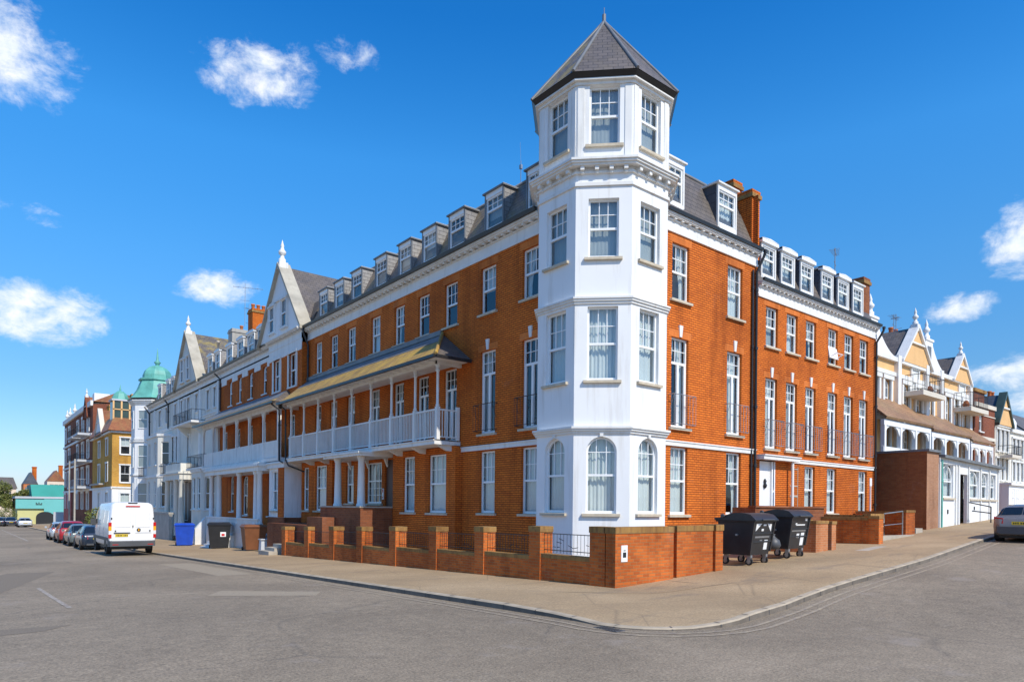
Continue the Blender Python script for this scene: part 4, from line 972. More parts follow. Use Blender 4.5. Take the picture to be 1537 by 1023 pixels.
for y,s in((35.6,-1),(37.9,1)): m.poly([(13.3,y,1.2),(14.29,y,1.2),(14.29,y,4.1),(13.3,y,4.1)],(0,s,0))
m.mi=1;m.fbox(FBg,-38.05,-35.4,-.98,.12,3.85,4.2);m.fbox(FBg,-38.1,-35.35,-.98,.18,4.08,4.14);m.mi=2;m.fbox(FBg,-38,-35.5,-.98,.03,-1.2,1.2);m.build('front_bay',['white','white_trim','brick_dull'],B)
window(B,FBg,gb[0],'sash2',cur=0);
m=MB();m.fbox(FBg,-36.5,-35.62,-.0,.02,1.21,3.84);m.build('bay_brick_pier',['brick'],B)
pipe(B,[FL(-50.6,.48,11.1),FL(-50.5,.1,10.7),FL(-50.5,.1,8.5)],.06)
chimney(B,16.3,18.2,50.2,51.2,11,16.1,mat='brick',pots=5,along='x')
tvaerial((16.5,51.6,13.1),3.6,'slim television aerial between the chimneys of the gabled red and white house',R_(30))
# ================================================================== WHITE TERRACE (C)
C=thing('white_terrace','weathered white stucco terrace with iron balconies, a finialed gable and green copper domed turret','building',(14.3,65,-1))
cu=[LO(*q) for q in((53.4,54.1,8.95,10.35),(51.7,52.3,8.95,10.35),(56.5,57.3,9.1,10.45),(58.9,59.8,8.6,10.45),(60.2,60.6,8.6,10.5),(61.3,61.8,8.9,10.45),(63.4,64.0,9.0,10.4),(66.6,67.3,9.1,10.45),(69.0,70.0,9.0,10.45))]
cm_=[LO(*q) for q in((51.7,52.4,5.4,7.6),(58.9,59.7,5.3,7.4),(62.5,63.4,5.5,7.6),(64.1,65.2,5.5,7.65),(66.9,68.0,5.5,7.7),(69,70.0,5.5,7.7))]
cl_=[LO(*q) for q in((52.7,54.1,1.5,3.85),(56.2,56.9,1.6,3.9),(59.2,60.1,.6,3.7),(62.0,63.4,1.0,3.8),(64.3,65.6,1.5,3.85),(66.9,67.5,1.5,3.85),(68.9,70.0,1.5,3.95))]
facade(C,FL,-82,-50.8,-1.8,10.9,[(*o,'sash2') for o in cu+cm_+cl_],'cream',rz=11.5,cur=-1)
surrounds(C,FL,cu+cm_+cl_,w=.13,d=.07)
band(C,FL,-82,-50.8,[(.06,8.35,8.5),(.12,8.5,8.6),(.05,4.7,4.9),(.05,10.7,11.0)])
cornice(C,FL,-74,-50.8,10.72,step=.5)
for y in(55.75,62.3,50.98,71.5):
    m=MB();m.fbox(FL,-y-.2,-y+.2,-.02,.14,-1.5,10.66);m.build('pilaster',['white_trim'],C)
mansard(C,[(14.25,50.85,11.3),(14.25,82,11.3),(22,82,11.3),(22,50.85,11.3)],[(15.2,50.85,13.1),(15.2,82,13.1),(22,82,13.1),(22,50.85,13.1)],['slate','lead'],0)
for y,w in((52.0,1.2),(53.9,1.2),(65.5,1.3),(67.3,1.2),(70.5,1.4)): dormer(C,FLc,-y,w,11.6,13.0,.8,'slate_lite',style='sash2',cur=0,ped=True,side='white_trim')
gable(C,FL,-62.6,-55.4,11.3,15.6,.3,'cream',depth=7,roof='slate_mossy',wins=[(-60.6,-59.7,11.75,13.6),(-58.7,-57.9,11.75,13.6)],fin=.85,over=.6,coping='stone_coping')
railbal(C,FL,-60.3,-54.6,0,1.0,8.15,.85)
for y in(55.6,59.3):
    m=MB();m.prism([FL(-y-.12,0,8.0),FL(-y-.12,.9,8.0),FL(-y-.12,.6,7.7),FL(-y-.12,0,7.2)],[FL(-y+.12,0,8.0),FL(-y+.12,.9,8.0),FL(-y+.12,.6,7.7),FL(-y+.12,0,7.2)]);m.build('balcony_bracket',['cream'],C)
railbal(C,FL,-55.5,-50.9,0,1.1,4.52,.9);railbal(C,FL,-64.7,-62.0,0,1.0,4.4,.9);railbal(C,FL,-74,-71.4,0,1.0,4.4,.9)
m=MB();m.fbox(FL,-61.5,-56.4,0,1.35,3.75,4.35);m.fbox(FL,-61.6,-56.3,0,1.45,4.2,4.32);m.fbox(FL,-61.4,-56.5,.1,1.25,4.35,5.0)
for y in(56.7,58.2,61.2): m.lathe([(.24,-.6),(.22,.2),(.18,3.6),(.26,3.7),(.26,3.76)],13.15,y,12)
m.build('porch',['cream'],C)
m=MB();m.fbox(FL,-60.2,-57.4,.02,.06,-.6,3.6);m.build('porch_door',['doorbrown'],C)
def canted(y0,y1,zt,rows,p=.95,mat='cream'):
    P=[(14.29,y0),(14.29-p,y0+p),(14.29-p,y1-p),(14.29,y1)]
    for i,(a,b) in enumerate(zip(P,P[1:])):
        th=(225,180,135)[i];mx_,my_=(a[0]+b[0])/2,(a[1]+b[1])/2;Lh=math.hypot(b[0]-a[0],b[1]-a[1])/2
        Fq=Frame(mx_,my_,R_(th+90));wn=[]
        for z0,z1 in rows:
            if i==1: wn+=[(-Lh*.55-.42,-Lh*.55+.42,z0,z1),(Lh*.55-.42,Lh*.55+.42,z0,z1)]
            else: wn.append((-.36,.36,z0,z1))
        m=MB();wall(m,Fq,-Lh,Lh,-1.8,zt,wn,.15);o=m.build('bay_wall',[mat],C)
        for w in wn: window(C,Fq,w,'plain',cur=None if i else -1,rev=.08,sillmat='white_trim')
        m=MB();backing(m,Fq,-Lh*.9,Lh*.9,-1.7,zt-.1,d=-.5);m.build('interior',['dark'],C)
    for d,z0,z1 in((.10,zt-.12,zt+.1),(.08,4.2,4.42)):
        Q=[(14.29,y0-d),(14.29-p-d,y0+p-d*.4),(14.29-p-d,y1-p+d*.4),(14.29,y1+d)];m=MB();m.prism([(x,y,z0) for x,y in Q],[(x,y,z1) for x,y in Q]);m.build('bay_cornice',['white_trim'],C)
canted(51.0,55.4,4.38,[(1.5,3.8)]);canted(64.9,71.2,7.9,[(1.6,3.85),(5.3,7.3)])
m=MB();m.box(12.6,12.85,58,64.6,-1.6,1.05);m.box(12.55,12.9,57.95,64.7,1.05,1.2);m.box(12.6,12.85,64.9,70,-1.6,.6);m.build('area_wall',['render_grey'],label='grey rendered parapet wall in front of the white terrace, behind the white van',cat='wall')
# turret with copper dome
ux,uy,ur=15.3,76.0,2.3
def U(r,z,k,n=8): return (ux+r*math.cos(R_(22.5+45*k)),uy+r*math.sin(R_(22.5+45*k)),z)
m=MB()
for k in range(8): m.poly([U(ur,-1.9,k),U(ur,-1.9,k+1),U(ur,12.0,k+1),U(ur,12.0,k)],(math.cos(R_(45*k+45)),math.sin(R_(45*k+45)),0))
T=m.build('domed_turret',['white'],C)
for d,z0,z1 in((.12,4.6,4.75),(.08,8.1,8.25),(.14,7.9,8.0),(.1,11.6,11.75),(.2,11.75,11.9),(.3,11.9,12.05)):
    m=MB();m.prism([U(ur+d,z0,k) for k in range(8)],[U(ur+d,z1,k) for k in range(8)]);m.build('moulding',['white_trim'],T)
m=MB();m.prism([U(ur+.36,12.06,k) for k in range(8)],[U(ur+.40,12.18,k) for k in range(8)]);m.build('gutter',['black'],T)
apu=ur*math.cos(R_(22.5))
for th in(180,225,270):
    F=Frame(ux+apu*math.cos(R_(th)),uy+apu*math.sin(R_(th)),R_(th+90))
    for z0,z1 in((1.7,3.9),(5.4,7.6),(9.2,11.0)):
        fm,pm,cmm=winmesh(1.0,z1-z0,'plain');bk=MB();bk.fbox(F,-.5,.5,.002,.012,z0,z1);bk.build('window_recess',['curtain2'],T)
        add('window_frame',fm,T,loc=F(0,.065,z0),rot=F.rot);add('pane',pm,T,loc=F(0,.065,z0),rot=F.rot)
m=MB()
for pr in ([(2.72,12.19),(2.35,12.5),(1.9,13.2),(1.55,14.1)],[(1.55,14.1),(1.72,14.15),(1.72,14.3),(1.36,14.4)],[(1.36,14.4),(1.34,14.75),(1.2,15.15),(.88,15.5),(.45,15.72),(.18,15.78)]): m.lathe(pr,ux,uy,8,R_(22.5),False)
m.lathe([(.18,15.75),(.2,15.95),(.34,16.08),(.2,16.2),(.12,16.4),(.07,17.0),(.02,17.5),(0,17.55)],ux,uy,10);m.build('dome',['copper'],C)
pipe(C,[FL(-66.0,.48,11.1),FL(-65.8,.15,10.6),FL(-65.8,.15,8.5)],.07);pipe(C,[FL(-73.5,.6,11.2),FL(-73.2,.2,10.5),FL(-73.2,.2,8.0)],.07)
chimney(C,16.2,17.9,54.6,55.6,11,15.5,mat='render_grey',pots=1,along='x',cap='render_grey');
m=MB();m.lathe([(.1,13),(.1,14.6),(.13,14.6),(.13,14.75)],15.7,56.5,8);m.build('flue_pipe',['pinkwall'],C)
tvaerial((17.3,55.1,15.9),3.4,'tall television aerial on the weathered grey chimney of the white terrace',R_(-20),L=2.2)
# ================================================================== YELLOW BRICK CORNER HOUSE (D)
D=thing('yellow_brick_house','yellow brick corner house with rust tiled roof, white ground floor and small copper cupola','building',(14,100,-1.6))
FD=FLft(14.0);FDs=FRgt(93.5)
dw=[LO(y-.7,y+.7,z0,z1) for y in(97,103) for z0,z1 in((7.8,9.8),(4.6,6.8),(1.2,3.2))]
m=MB();wall(m,FD,-109,-93.5,3.6,10.4,[o for o in dw if o[2]>4]);ds=[(14.9,15.9,7.8,9.8),(14.9,15.9,4.4,6.5)]
wall(m,FDs,14,24,3.6,10.4,ds);m.mi=1;wall(m,FD,-109,-93.5,-2.2,3.6,[o for o in dw if o[2]<4]);dl=[(14.9,15.9,.9,3.1)];wall(m,FDs,14,16.6,-2.2,3.6,dl);m.mi=0;wall(m,FDs,16.6,24,-2.2,2.5);m.mi=1;m.fbox(FDs,16.6,24,-.1,.02,2.5,3.7)
m.build('wall',['brick_yel','white'],D);b=MB();backing(b,FD,-108,-94,-2,10.3);backing(b,FDs,14.1,23,-2,10.3);b.build('interior',['dark'],D)
for o in dw: window(D,FD,o,'sash2',cur=0,sillmat='white_trim')
for o in ds+dl: window(D,FDs,o,'sash2',cur=None,sillmat='white_trim')
surrounds(D,FD,dw,w=.2,d=.08);surrounds(D,FDs,ds,w=.14,d=.05)
band(D,FDs,13.9,24,[(.08,3.7,3.9),(.25,10.35,10.55)]);band(D,FD,-109,-93.4,[(.08,3.6,3.9),(.3,10.35,10.55)])
m=MB();m.prism([(13.5,93,10.6),(25,93,10.6),(25,109,10.6),(13.5,109,10.6)],[(14.3,94.3,12.4),(24,94.3,12.4),(24,108.5,12.4),(14.3,108.5,12.4)]);m.build('roof',['tile_red'],D)
gable(D,FD,-104.5,-98.8,10.4,13.9,.3,'white',depth=3,roof='tile_red',wins=(),fin=0,over=.4,coping='buff')
m=MB();m.box(14.15,16.0,94.2,96.2,11.6,14.3);m.mi=1;m.box(14.0,16.15,94.05,96.35,14.3,14.5);m.mi=2
for x in(14.12,14.98,15.85): m.box(x,x+.18,94.1,94.2,12.0,14.3)
m.box(14.1,16.05,94.1,94.2,13.2,13.32)
CU=m.build('cupola',['lantern','greywall','orange'],D)
m=MB();m.lathe([(1.1,14.5),(.95,14.6),(.88,14.9),(.68,15.3),(.36,15.58),(.09,15.66),(.11,15.85),(.04,16.3),(0,16.5)],15.08,95.2,8,R_(22.5),False);m.build('cupola_dome',['copper'],CU)
chimney(D,16.15,17.2,94.2,95.2,9.5,15.3,mat='brick_yel',pots=0);chimney(D,17.4,18.2,96,97,9.5,15.0,mat='brick_yel',pots=2,along='x');chimney(D,15.5,16.5,106,108,10.5,15.2,mat='brick_yel',pots=2)
m=MB();m.tube([(16.5,93.4,10.3),(16.5,93.4,-1)],.07,6);m.build('drainpipe',['buff'],D)
m=MB();m.box(13.4,14,99,107,4.2,4.4);m.build('balcony_slab',['render_grey'],D)
# ================================================================== DARK RED APARTMENT BLOCK (E)
E_=thing('apartment_block','tall dark red brick block striped with white, with stacked balconies at the far left end','building',(14,125,-2))
ew=[LO(y-.8,y+.8,z0,z0+2.3) for y in(113,118.5,124,134.5,139.5) for z0 in(1.0,4.6,8.3,12.0)]
facade(E_,FD,-142,-109.1,-3,15.5,[(*o,'sash2') for o in ew],'brick_red2',depth=9,sillmat='white_trim',rz=16.5)
surrounds(E_,FD,ew,w=.35,d=.12)
band(E_,FD,-142,-109.1,[(.15,3.6,3.9),(.15,7.5,7.8),(.2,11.2,11.5),(.3,15.3,16.0)])
m=MB();m.poly([FD(-142,0,-3),FD(-142,-9,-3),FD(-142,-9,16),FD(-142,0,16)],(0,1,0));m.build('end_wall',['white'],E_)
m=MB();m.prism([(14,109.2,15.9),(23,109.2,15.9),(23,121,15.9),(14,121,15.9)],[(16.5,109.2,17.2),(23,109.2,17.2),(23,120,17.2),(16.5,120,17.2)]);m.build('roof',['tile_red'],E_)
for z in(4.2,7.9,11.6):
    for y0,y1 in((110.5,116),(117,122)): railbal(E_,FD,-y1,-y0,0,1.6,z,1.0,mat='greywall' if z<5 else 'iron',slab='greywall',step=.35,thick=.3)
gable(E_,FD,-115.5,-111.5,14.0,17.0,.3,'brick_red2',depth=4,roof='tile_red',fin=.7,coping='brick_red2')
m=MB()
for y in(131,137,141): finial(m,(14.3,y,16.0),1.4)
m.build('roof_finial',['white_trim'],E_)
m=MB();m.box(14.3,16.2,110.2,112,15,17.2);m.build('stair_tower',['white'],E_)
m=MB();m.box(12.2,12.4,118,118.2,-2,8);m.box(12.2,12.4,112,112.2,-2,8);m.build('balcony_post',['render_grey'],E_)
m=MB();m.fbox(FD,-141.8,-131.5,.0,.06,-2.5,3.5);m.build('ground_floor_facing',['redtrim'],E_)
# ================================================================== SINGLE-STOREY EXTENSION ON THE RIGHT
X_=thing('shop_extension','single storey white fronted extension with a brown brick end wall, on the right street','building',(33,11.8,1))
FX=FRgt(11.8)
xw=[(34.85,36.15,2.5,4.0,'multi'),(38.25,39.65,2.5,3.86,'multi'),(39.95,40.95,2.5,3.82,'multi'),(41.25,42.15,2.5,3.78,'multi')]
xd=(37.05,38.0,1.2,3.65)
m=MB();wall(m,FX,34.35,42.6,0,4.3,[w[:4] for w in xw]+[xd],.15);m.poly([(42.6,11.8,0),(42.6,16,0),(42.6,16,4.3),(42.6,11.8,4.3)],(1,0,0));m.build('wall',['white'],X_)
m=MB();m.poly([(33,11.8,0),(33,17,0),(33,17,4.5),(33,11.8,4.5)],(-1,0,0));m.mi=1;m.poly([(33,11.8,0),(34.35,11.8,0),(34.35,11.8,4.5),(33,11.8,4.5)],(0,-1,0));m.build('end_wall',['brownwall','brownlite'],X_)
m=MB();m.prism([(32.95,11.7,4.5),(34.4,11.7,4.5),(34.4,17,4.5),(32.95,17,4.5)],[(32.95,11.7,4.6),(34.4,11.7,4.6),(34.4,17,4.6),(32.95,17,4.6)]);m.prism([(34.4,11.55,4.3),(42.75,11.55,4.1),(42.75,17,4.3),(34.4,17,4.5)],[(34.4,11.55,4.42),(42.75,11.55,4.22),(42.75,17,4.42),(34.4,17,4.6)]);m.build('flat_roof',['lead'],X_)
for w in xw: window(X_,FX,w,w[4],cur=0,rev=.08)
m=MB();m.fbox(FX,37.05,38.0,-.5,-.45,1.0,3.65);m.build('door',['brownlite'],X_)
for x in(34.42,36.4,36.75,38.1,39.8,41.1,42.45): m=MB();m.fbox(FX,x-.06,x+.06,-.02,.06,.5,4.04);m.build('pilaster',['white_trim'],X_)
m=MB();m.fbox(FX,34.35,42.6,-.02,.05,4.05,4.3);m.build('fascia',['white_trim'],X_)
pipe(X_,[FX(34.55,.07,4.2),FX(34.55,.07,1.0)],.05,mat='copper');m=MB()
for x in(35.4,38.9): m.fbox(FX,x,x+.14,0,.02,1.75 if x<37 else 1.95,1.95 if x<37 else 2.12)
m.build('air_vent',['ink'],X_)
m=MB();m.tube([FX(37.3,.3,2.3),FX(38.3,.9,2.1)],.03,5);m.tube([FX(37.4,.4,1.9),FX(38.3,.9,1.8)],.03,5);m.tube([FX(38.3,.9,2.1),FX(38.3,.9,1.2)],.03,5);m.build('handrail',['iron'],X_)
# ================================================================== OCHRE AND WHITE GABLED TERRACE (F)
F_=thing('gabled_terrace','ochre and white gabled terrace with brown tiled verandas behind the single storey extension','building',(40,15,1))
FF=FRgt(15.0)
fw=[(x-.38,x+.38,6.75,8.55,'sash2') for x in(35.2,36.6,38.9,40.6,42.2,44.8,46.2,47.6)]+[(x-.4,x+.4,4.9,6.2,'sash2') for x in(36.5,39,41.6,43.6,45.9,47.5)]
facade(F_,FF,33.0,48.4,1,9.75,fw,'orange',depth=8,rz=10)
surrounds(F_,FF,fw,w=.2,d=.1)
band(F_,FF,33.0,48.4,[(.12,8.8,9.0),(.18,9.55,9.78),(.1,6.45,6.65)])
for x in(34.6,37.7,41.4,43.5,48.2): m=MB();m.fbox(FF,x-.2,x+.2,-.02,.22,1,9.9);m.build('pilaster',['white_trim'],F_)
m=MB();m.prism([(33,15,9.75),(48.4,15,9.75),(48.4,23,9.75),(33,23,9.75)],[(33,16.6,11.2),(48.4,16.6,11.2),(48.4,23,11.2),(33,23,11.2)]);m.build('roof',['slate'],F_)
gable(F_,FF,38.0,41.8,9.7,11.75,.2,'orange',depth=4,roof='slate',coping='white_trim',fin=.62,over=.35,lift=.15)
gable(F_,FF,45.2,48.1,9.6,11.2,.2,'orange',depth=4,roof='slate',coping='white_trim',fin=.5,over=.3,lift=.15)
def scroll(x0,x1,z0,z1):
    m=MB();n=8
    top=[(x0+(x1-x0)*i/n,z1-(z1-z0)*math.sin(math.pi/2*i/n)**.8) for i in range(n+1)]
    for (a,za),(b,zb) in zip(top,top[1:]): m.hexa([FF(a,-.2,z0),FF(b,-.2,z0),FF(b,.15,z0),FF(a,.15,z0)],[FF(a,-.2,max(za,z0+.02)),FF(b,-.2,max(zb,z0+.02)),FF(b,.15,max(zb,z0+.02)),FF(a,.15,max(za,z0+.02))])
    return m
for a,b in((35.2,37.6),(42.2,44.4)):
    m=scroll(a,b,9.75,11.1);m.fbox(FF,a-1.0,a,-.2,.15,9.75,11.3);m.fbox(FF,a-1.05,a+.05,-.25,.2,11.3,11.42);p=FF(a-.5,0,11.42);finial(m,(p.x,p.y,p.z),.75);m.build('shaped_parapet',['white'],F_)
    k=MB();k.fbox(FF,a-.75,a-.25,.151,.17,10.0,11.0);k.build('attic_window',['lead'],F_)
for xa in(38.6,45.6):
    railbal(F_,FF,xa,xa+3,0,1.0,8.15 if xa<40 else 8.0,.85,mat='iron',slab='buff',thick=.25,step=.2)
    ww=(xa+1.0,xa+1.9,8.2,9.5);m=MB();m.fbox(FF,*ww[:2],.0,.03,*ww[2:]);m.build('balcony_door',['curtain'],F_);surrounds(F_,FF.off(.03),[ww],w=.12,d=.06)
# verandas
for x0,x1,zt,ze in((33.05,38.6,7.45,6.12),(38.7,44.2,7.2,5.98),(44.4,48.2,6.95,5.8)):
    m=MB();m.prism([(x0,13.55,ze),(x1,13.55,ze),(x1,15,zt),(x0,15,zt)],[(x0,13.5,ze+.1),(x1,13.5,ze+.1),(x1,15,zt+.12),(x0,15,zt+.12)]);vr=m.build('veranda_roof',['tile_brown'],F_)
    m=MB();m.box(x0,x1,13.62,13.78,ze-.28,ze-.02)
    n=3
    for i in range(n+1):
        x=x0+.12+(x1-x0-.24)*i/n;m.box(x-.09,x+.09,13.61,13.79,4,ze-.28)
        for s in(-1,1):
            if x0<x+s*.5<x1: m.prism([(x+s*.09,13.66,ze-.28),(x+s*.65,13.66,ze-.28),(x+s*.3,13.66,ze-.42),(x+s*.09,13.66,ze-.7)],[(x+s*.09,13.74,ze-.28),(x+s*.65,13.74,ze-.28),(x+s*.3,13.74,ze-.42),(x+s*.09,13.74,ze-.7)])
    m.box(x0,x1,13.64,13.76,3.4,4.85 if x0<34 else 4.6);m.build('veranda_front',['white'],vr)
chimney(F_,43.2,44.4,17.2,18.0,10.8,12.5,mat='brick',pots=2,along='x')
m=MB();m.lathe([(.16,8.4),(.2,8.5),(.12,8.7),(.05,8.75)],41.4,14.7,8);m.lathe([(.16,8.2),(.2,8.3),(.12,8.5),(.05,8.55)],47.0,14.7,8);m.build('rainwater_head',['brick_dull'],F_)
tvaerial((42.2,16.8,11.1),2.2,'thin vertical aerial beside the tall first gable of the ochre terrace',R_(80),L=.5)
tvaerial((42.9,17.2,11.9),1.6,'spread television aerial by the small chimney of the ochre terrace',R_(10),L=1.4)
# ================================================================== HOUSES FARTHER UP THE RIGHT STREET
G_=thing('red_brick_house','narrow dark red brick house with a square stack, beyond the ochre terrace','building',(50,14.5,1.8))
FG=FRgt(14.7)
gw=[(49.3,49.9,6.9,8.2,'sash2'),(51.2,51.7,5.0,6.4,'sash2'),(49.3,49.9,4.3,5.6,'sash2')]
facade(G_,FG,48.45,52.2,1,8.6,gw,'brick_red2',depth=7);band(G_,FG,48.45,52.2,[(.08,6.4,6.6),(.1,8.4,8.65),(.05,7.9,7.96)],'buff')
m=MB();m.box(48.5,50.4,14.75,16.6,8.6,9.3);m.mi=1;m.box(48.4,50.5,14.65,16.7,9.3,9.5);m.build('parapet_stack',['brick_red2','coping'],G_)
m=MB();m.prism([(50.4,14.7,8.2),(52.2,14.7,7.6),(52.2,21,7.6),(50.4,21,8.2)],[(50.4,17,9.3),(52.2,17,9.3),(52.2,21,9.3),(50.4,21,9.3)]);m.build('roof',['slate_dark'],G_)
H_=thing('green_verge_house','tall ochre gabled house with green roof edges and slate roof, up the right street','building',(54,14.5,2))
hw=[(x-.28,x+.28,z0,z0+1.4,'sash2') for x in(52.8,53.7,54.6) for z0 in(5.9,4.0)]
facade(H_,FG,52.25,55.3,1.5,7.7,hw,'buff',depth=8);surrounds(H_,FG,hw,w=.1,d=.06)
gable(H_,FG,52.3,55.25,7.6,9.65,.15,'orange',depth=7,roof='slate_dark',coping='lantern',fin=.0,over=.35);railbal(H_,FG,52.9,54.9,0,.8,5.6,.6,slab='buff',thick=.2,step=.2);band(H_,FG,52.25,55.3,[(.1,7.5,7.7)])
m=MB();m.fbox(FG,52.25,58.5,0,.8,1.5,3.6);m.fbox(FG,52.2,58.5,0,.95,3.6,3.75);hb=m.build('white_front_bay',['white'],H_)
for a in(52.9,53.8,55.2,56.4): window(H_,FG.off(.8),(a,a+.5,2.2,3.4),'plain',cur=None,rev=-.02,sillmat='white_trim')
I_=thing('cream_house','cream rendered house with a broad chimney stack at the right edge of the street','building',(57,14.5,2))
iw=[(x-.28,x+.28,z0,z0+1.3,'sash2') for x in(56.1,57.0,57.9,58.9) for z0 in(5.6,4.0)]
facade(I_,FG,55.35,59.6,1.5,7.5,iw,'cream',depth=8);surrounds(I_,FG,iw,w=.12,d=.06);band(I_,FG,55.35,59.6,[(.15,7.3,7.55)])
m=MB();m.prism([(55.35,14.7,7.5),(59.6,14.7,7.5),(59.6,22,7.5),(55.35,22,7.5)],[(55.35,16.8,9.2),(59.6,16.8,9.2),(59.6,22,9.2),(55.35,22,9.2)]);m.build('roof',['slate_dark'],I_)
chimney(I_,55.9,58.3,16.5,17.3,7.8,9.5,mat='brick_red2',pots=3,along='x')
m=MB();m.lathe([(.45,7.6),(.45,8.0),(.3,8.3),(0,8.4)],56.2,15.0,12);m.build('round_dormer',['white'],I_)
J_=thing('brown_brick_house','orange brown brick house farthest up the right street','building',(62,14.5,2.5))
jw=[(x-.3,x+.3,z0,z0+1.4,'sash2') for x in(60.6,62.2,64,66) for z0 in(3.2,5.6)]
facade(J_,FG,59.65,70,2,7.6,jw,'brick_yel',depth=8);m=MB();m.prism([(59.65,14.7,7.6),(70,14.7,7.6),(70,22,7.6),(59.65,22,7.6)],[(59.65,17,9.6),(70,17,9.6),(70,22,9.6),(59.65,22,9.6)]);m.build('roof',['slate'],J_);chimney(J_,60.2,61.5,17,17.8,8,10.6,pots=2,along='x')
# ================================================================== FAR END OF THE LEFT STREET
TB=thing('turquoise_hall','low turquoise seafront hall with green sheet roof and dark arched doorway','building',(13,165,-2.4))
FT=FRgt(165)
m=MB();m.box(8.6,17,165,180,-3.2,3.1);m.build('wall',['lime'],TB)
m=MB();m.box(8.3,12.9,164.6,165,.7,2.6);m.mi=1;m.box(12.9,17,164.5,165,-.6,2.7);m.mi=2;m.box(8.2,17.2,164.4,181,2.7,3.1);m.build('fascia',['turq2','turq2','greywall'],TB)
m=MB();m.prism([(11,166,3.1),(18,166,3.1),(18,180,3.1),(11,180,3.1)],[(11,170,5.6),(18,170,5.6),(18,180,5.6),(11,180,5.6)]);m.build('roof',['green_roof'],TB)
k=MB()
for i in range(5): k.box(11.55+.22*i,11.7+.22*i,164.57,164.6,1.4,1.4+[.5,.35,.55,.3,.45][i])
k.build('sign_letter',['ink'],TB)
m=MB();P_=[(11.6,-2.6)]+[(13.1+1.5*math.cos(math.pi-math.pi*i/10),-1.0+1.1*math.sin(math.pi*i/10)) for i in range(11)]+[(14.6,-2.6)]
m.prism([(x,164.3,z) for x,z in P_],[(x,164.9,z) for x,z in P_]);m.build('arched_doorway',['ink'],TB)
m=MB();m.box(13.2,20,150,150.4,-2.6,.2);m.build('garden_screen_wall',['greywall'],label='pale grey rendered wall beside the turquoise hall',cat='wall')
def dhouse(label,x0,x1,y,zt,zr,wm,rm,ch=True,gab=False):
    h=thing('distant_house',label,'house',((x0+x1)/2,y,-3),'houses beyond the end of the left street')
    Fh=FRgt(y);ww=[(x0+(x1-x0)*t-.5,x0+(x1-x0)*t+.5,zt-2.4,zt-.9,'plain') for t in(.25,.5,.75)]
    m=MB();m.box(x0,x1,y,y+9,-4,zt);m.build('wall',[wm],h)
    for a,b,c,e,_ in ww:
        q=MB();q.fbox(Fh,a,b,.01,.05,c,e);q.build('window',['lead'],h)
    m=MB()
    if gab: m.prism([(x0,y-.1,zt),(x1,y-.1,zt),((x0+x1)/2,y-.1,zr)],[(x0,y+9,zt),(x1,y+9,zt),((x0+x1)/2,y+9,zr)])
    else: m.prism([(x0-.3,y-.3,zt),(x1+.3,y-.3,zt),(x1+.3,y+9.3,zt),(x0-.3,y+9.3,zt)],[(x0+.5,y+4,zr),(x1-.5,y+4,zr),(x1-.5,y+5,zr),(x0+.5,y+5,zr)])
    m.build('roof',[rm],h)
    if ch:
        m=MB();cx=x0+(x1-x0)*.8;m.box(cx-.5,cx+.5,y+3,y+4.4,zt,zr+1.6);m.box(cx-.6,cx+.6,y+2.9,y+4.5,zr+1.3,zr+1.5);m.build('chimney',['brick'],h)
dhouse('distant terracotta gabled house with a tall dark chimney behind the turquoise hall',13.2,16.5,228,7,10.3,'terracotta','slate_dark',True,True)
dhouse('distant cream gabled house with chimneys left of the dark red block',19.5,24,240,8.2,11.5,'pinkwall','tile_red',True,True)
dhouse('distant white low house with a grey hipped roof',5.5,12,236,5.8,9,'pinkwall','slate',False)
dhouse('distant house with a red tiled roof above the trees at the far left',-6,5,250,7.8,10.6,'pinkwall','tile_red',True)
dhouse('distant pale house with an orange roof tight against the dark red block',24.2,30,232,7.2,10.4,'buff','tile_red',True)
dhouse('distant brick house half hidden behind the trees',-14,-5,245,6,9.5,'brick','tile_red',True)
def tree(x,y,h,rc,label,seed):
    random.seed(seed);z0=gz(x,y);t=thing('leafy_tree',label,'tree',(x,y,z0),'trees at the far end of the left street')
    m=MB();m.tube([(x,y,z0-.3),(x+.1,y,z0+h*.3),(x-.1,y+.1,z0+h*.55)],[.28,.2,.13],8)
    blobs=[]
    for i in range(9):
        a=random.uniform(0,6.28);r=rc*random.uniform(.2,.75);e=(x+r*math.cos(a),y+r*math.sin(a),z0+h*random.uniform(.4,.88))
        m.tube([(x,y,z0+h*.35),((x+e[0])/2,(y+e[1])/2,z0+h*.55),e],[.11,.07,.03],5);blobs.append((e,rc*random.uniform(.32,.5)))
    m.build('trunk',['bark'],t)
    c=MB()
    for e,r in blobs:
        for k in range(420):
            v=Vector((random.gauss(0,1),random.gauss(0,1),random.gauss(0,1))).normalized()*r*random.uniform(.55,1.05);p=Vector(e)+Vector((v.x,v.y,v.z*.85))
            a=Vector((random.gauss(0,1),random.gauss(0,1),random.gauss(0,1))).normalized()*.16;b=a.cross(Vector((random.gauss(0,1),random.gauss(0,1),random.gauss(0,1)))).normalized()*.1
            c.poly([p-a,p+b,p+a,p-b])
    c.build('crown',['leaf'],t)
tree(8.6,174,8.6,2.8,'round olive-green tree directly left of the turquoise hall',11)
tree(10.6,178,6.4,1.9,'smaller leafy tree behind the left end of the turquoise hall',12)
tree(5.6,176,9.6,3.2,'tree at the very left edge of the scene',13)
random.seed(21)
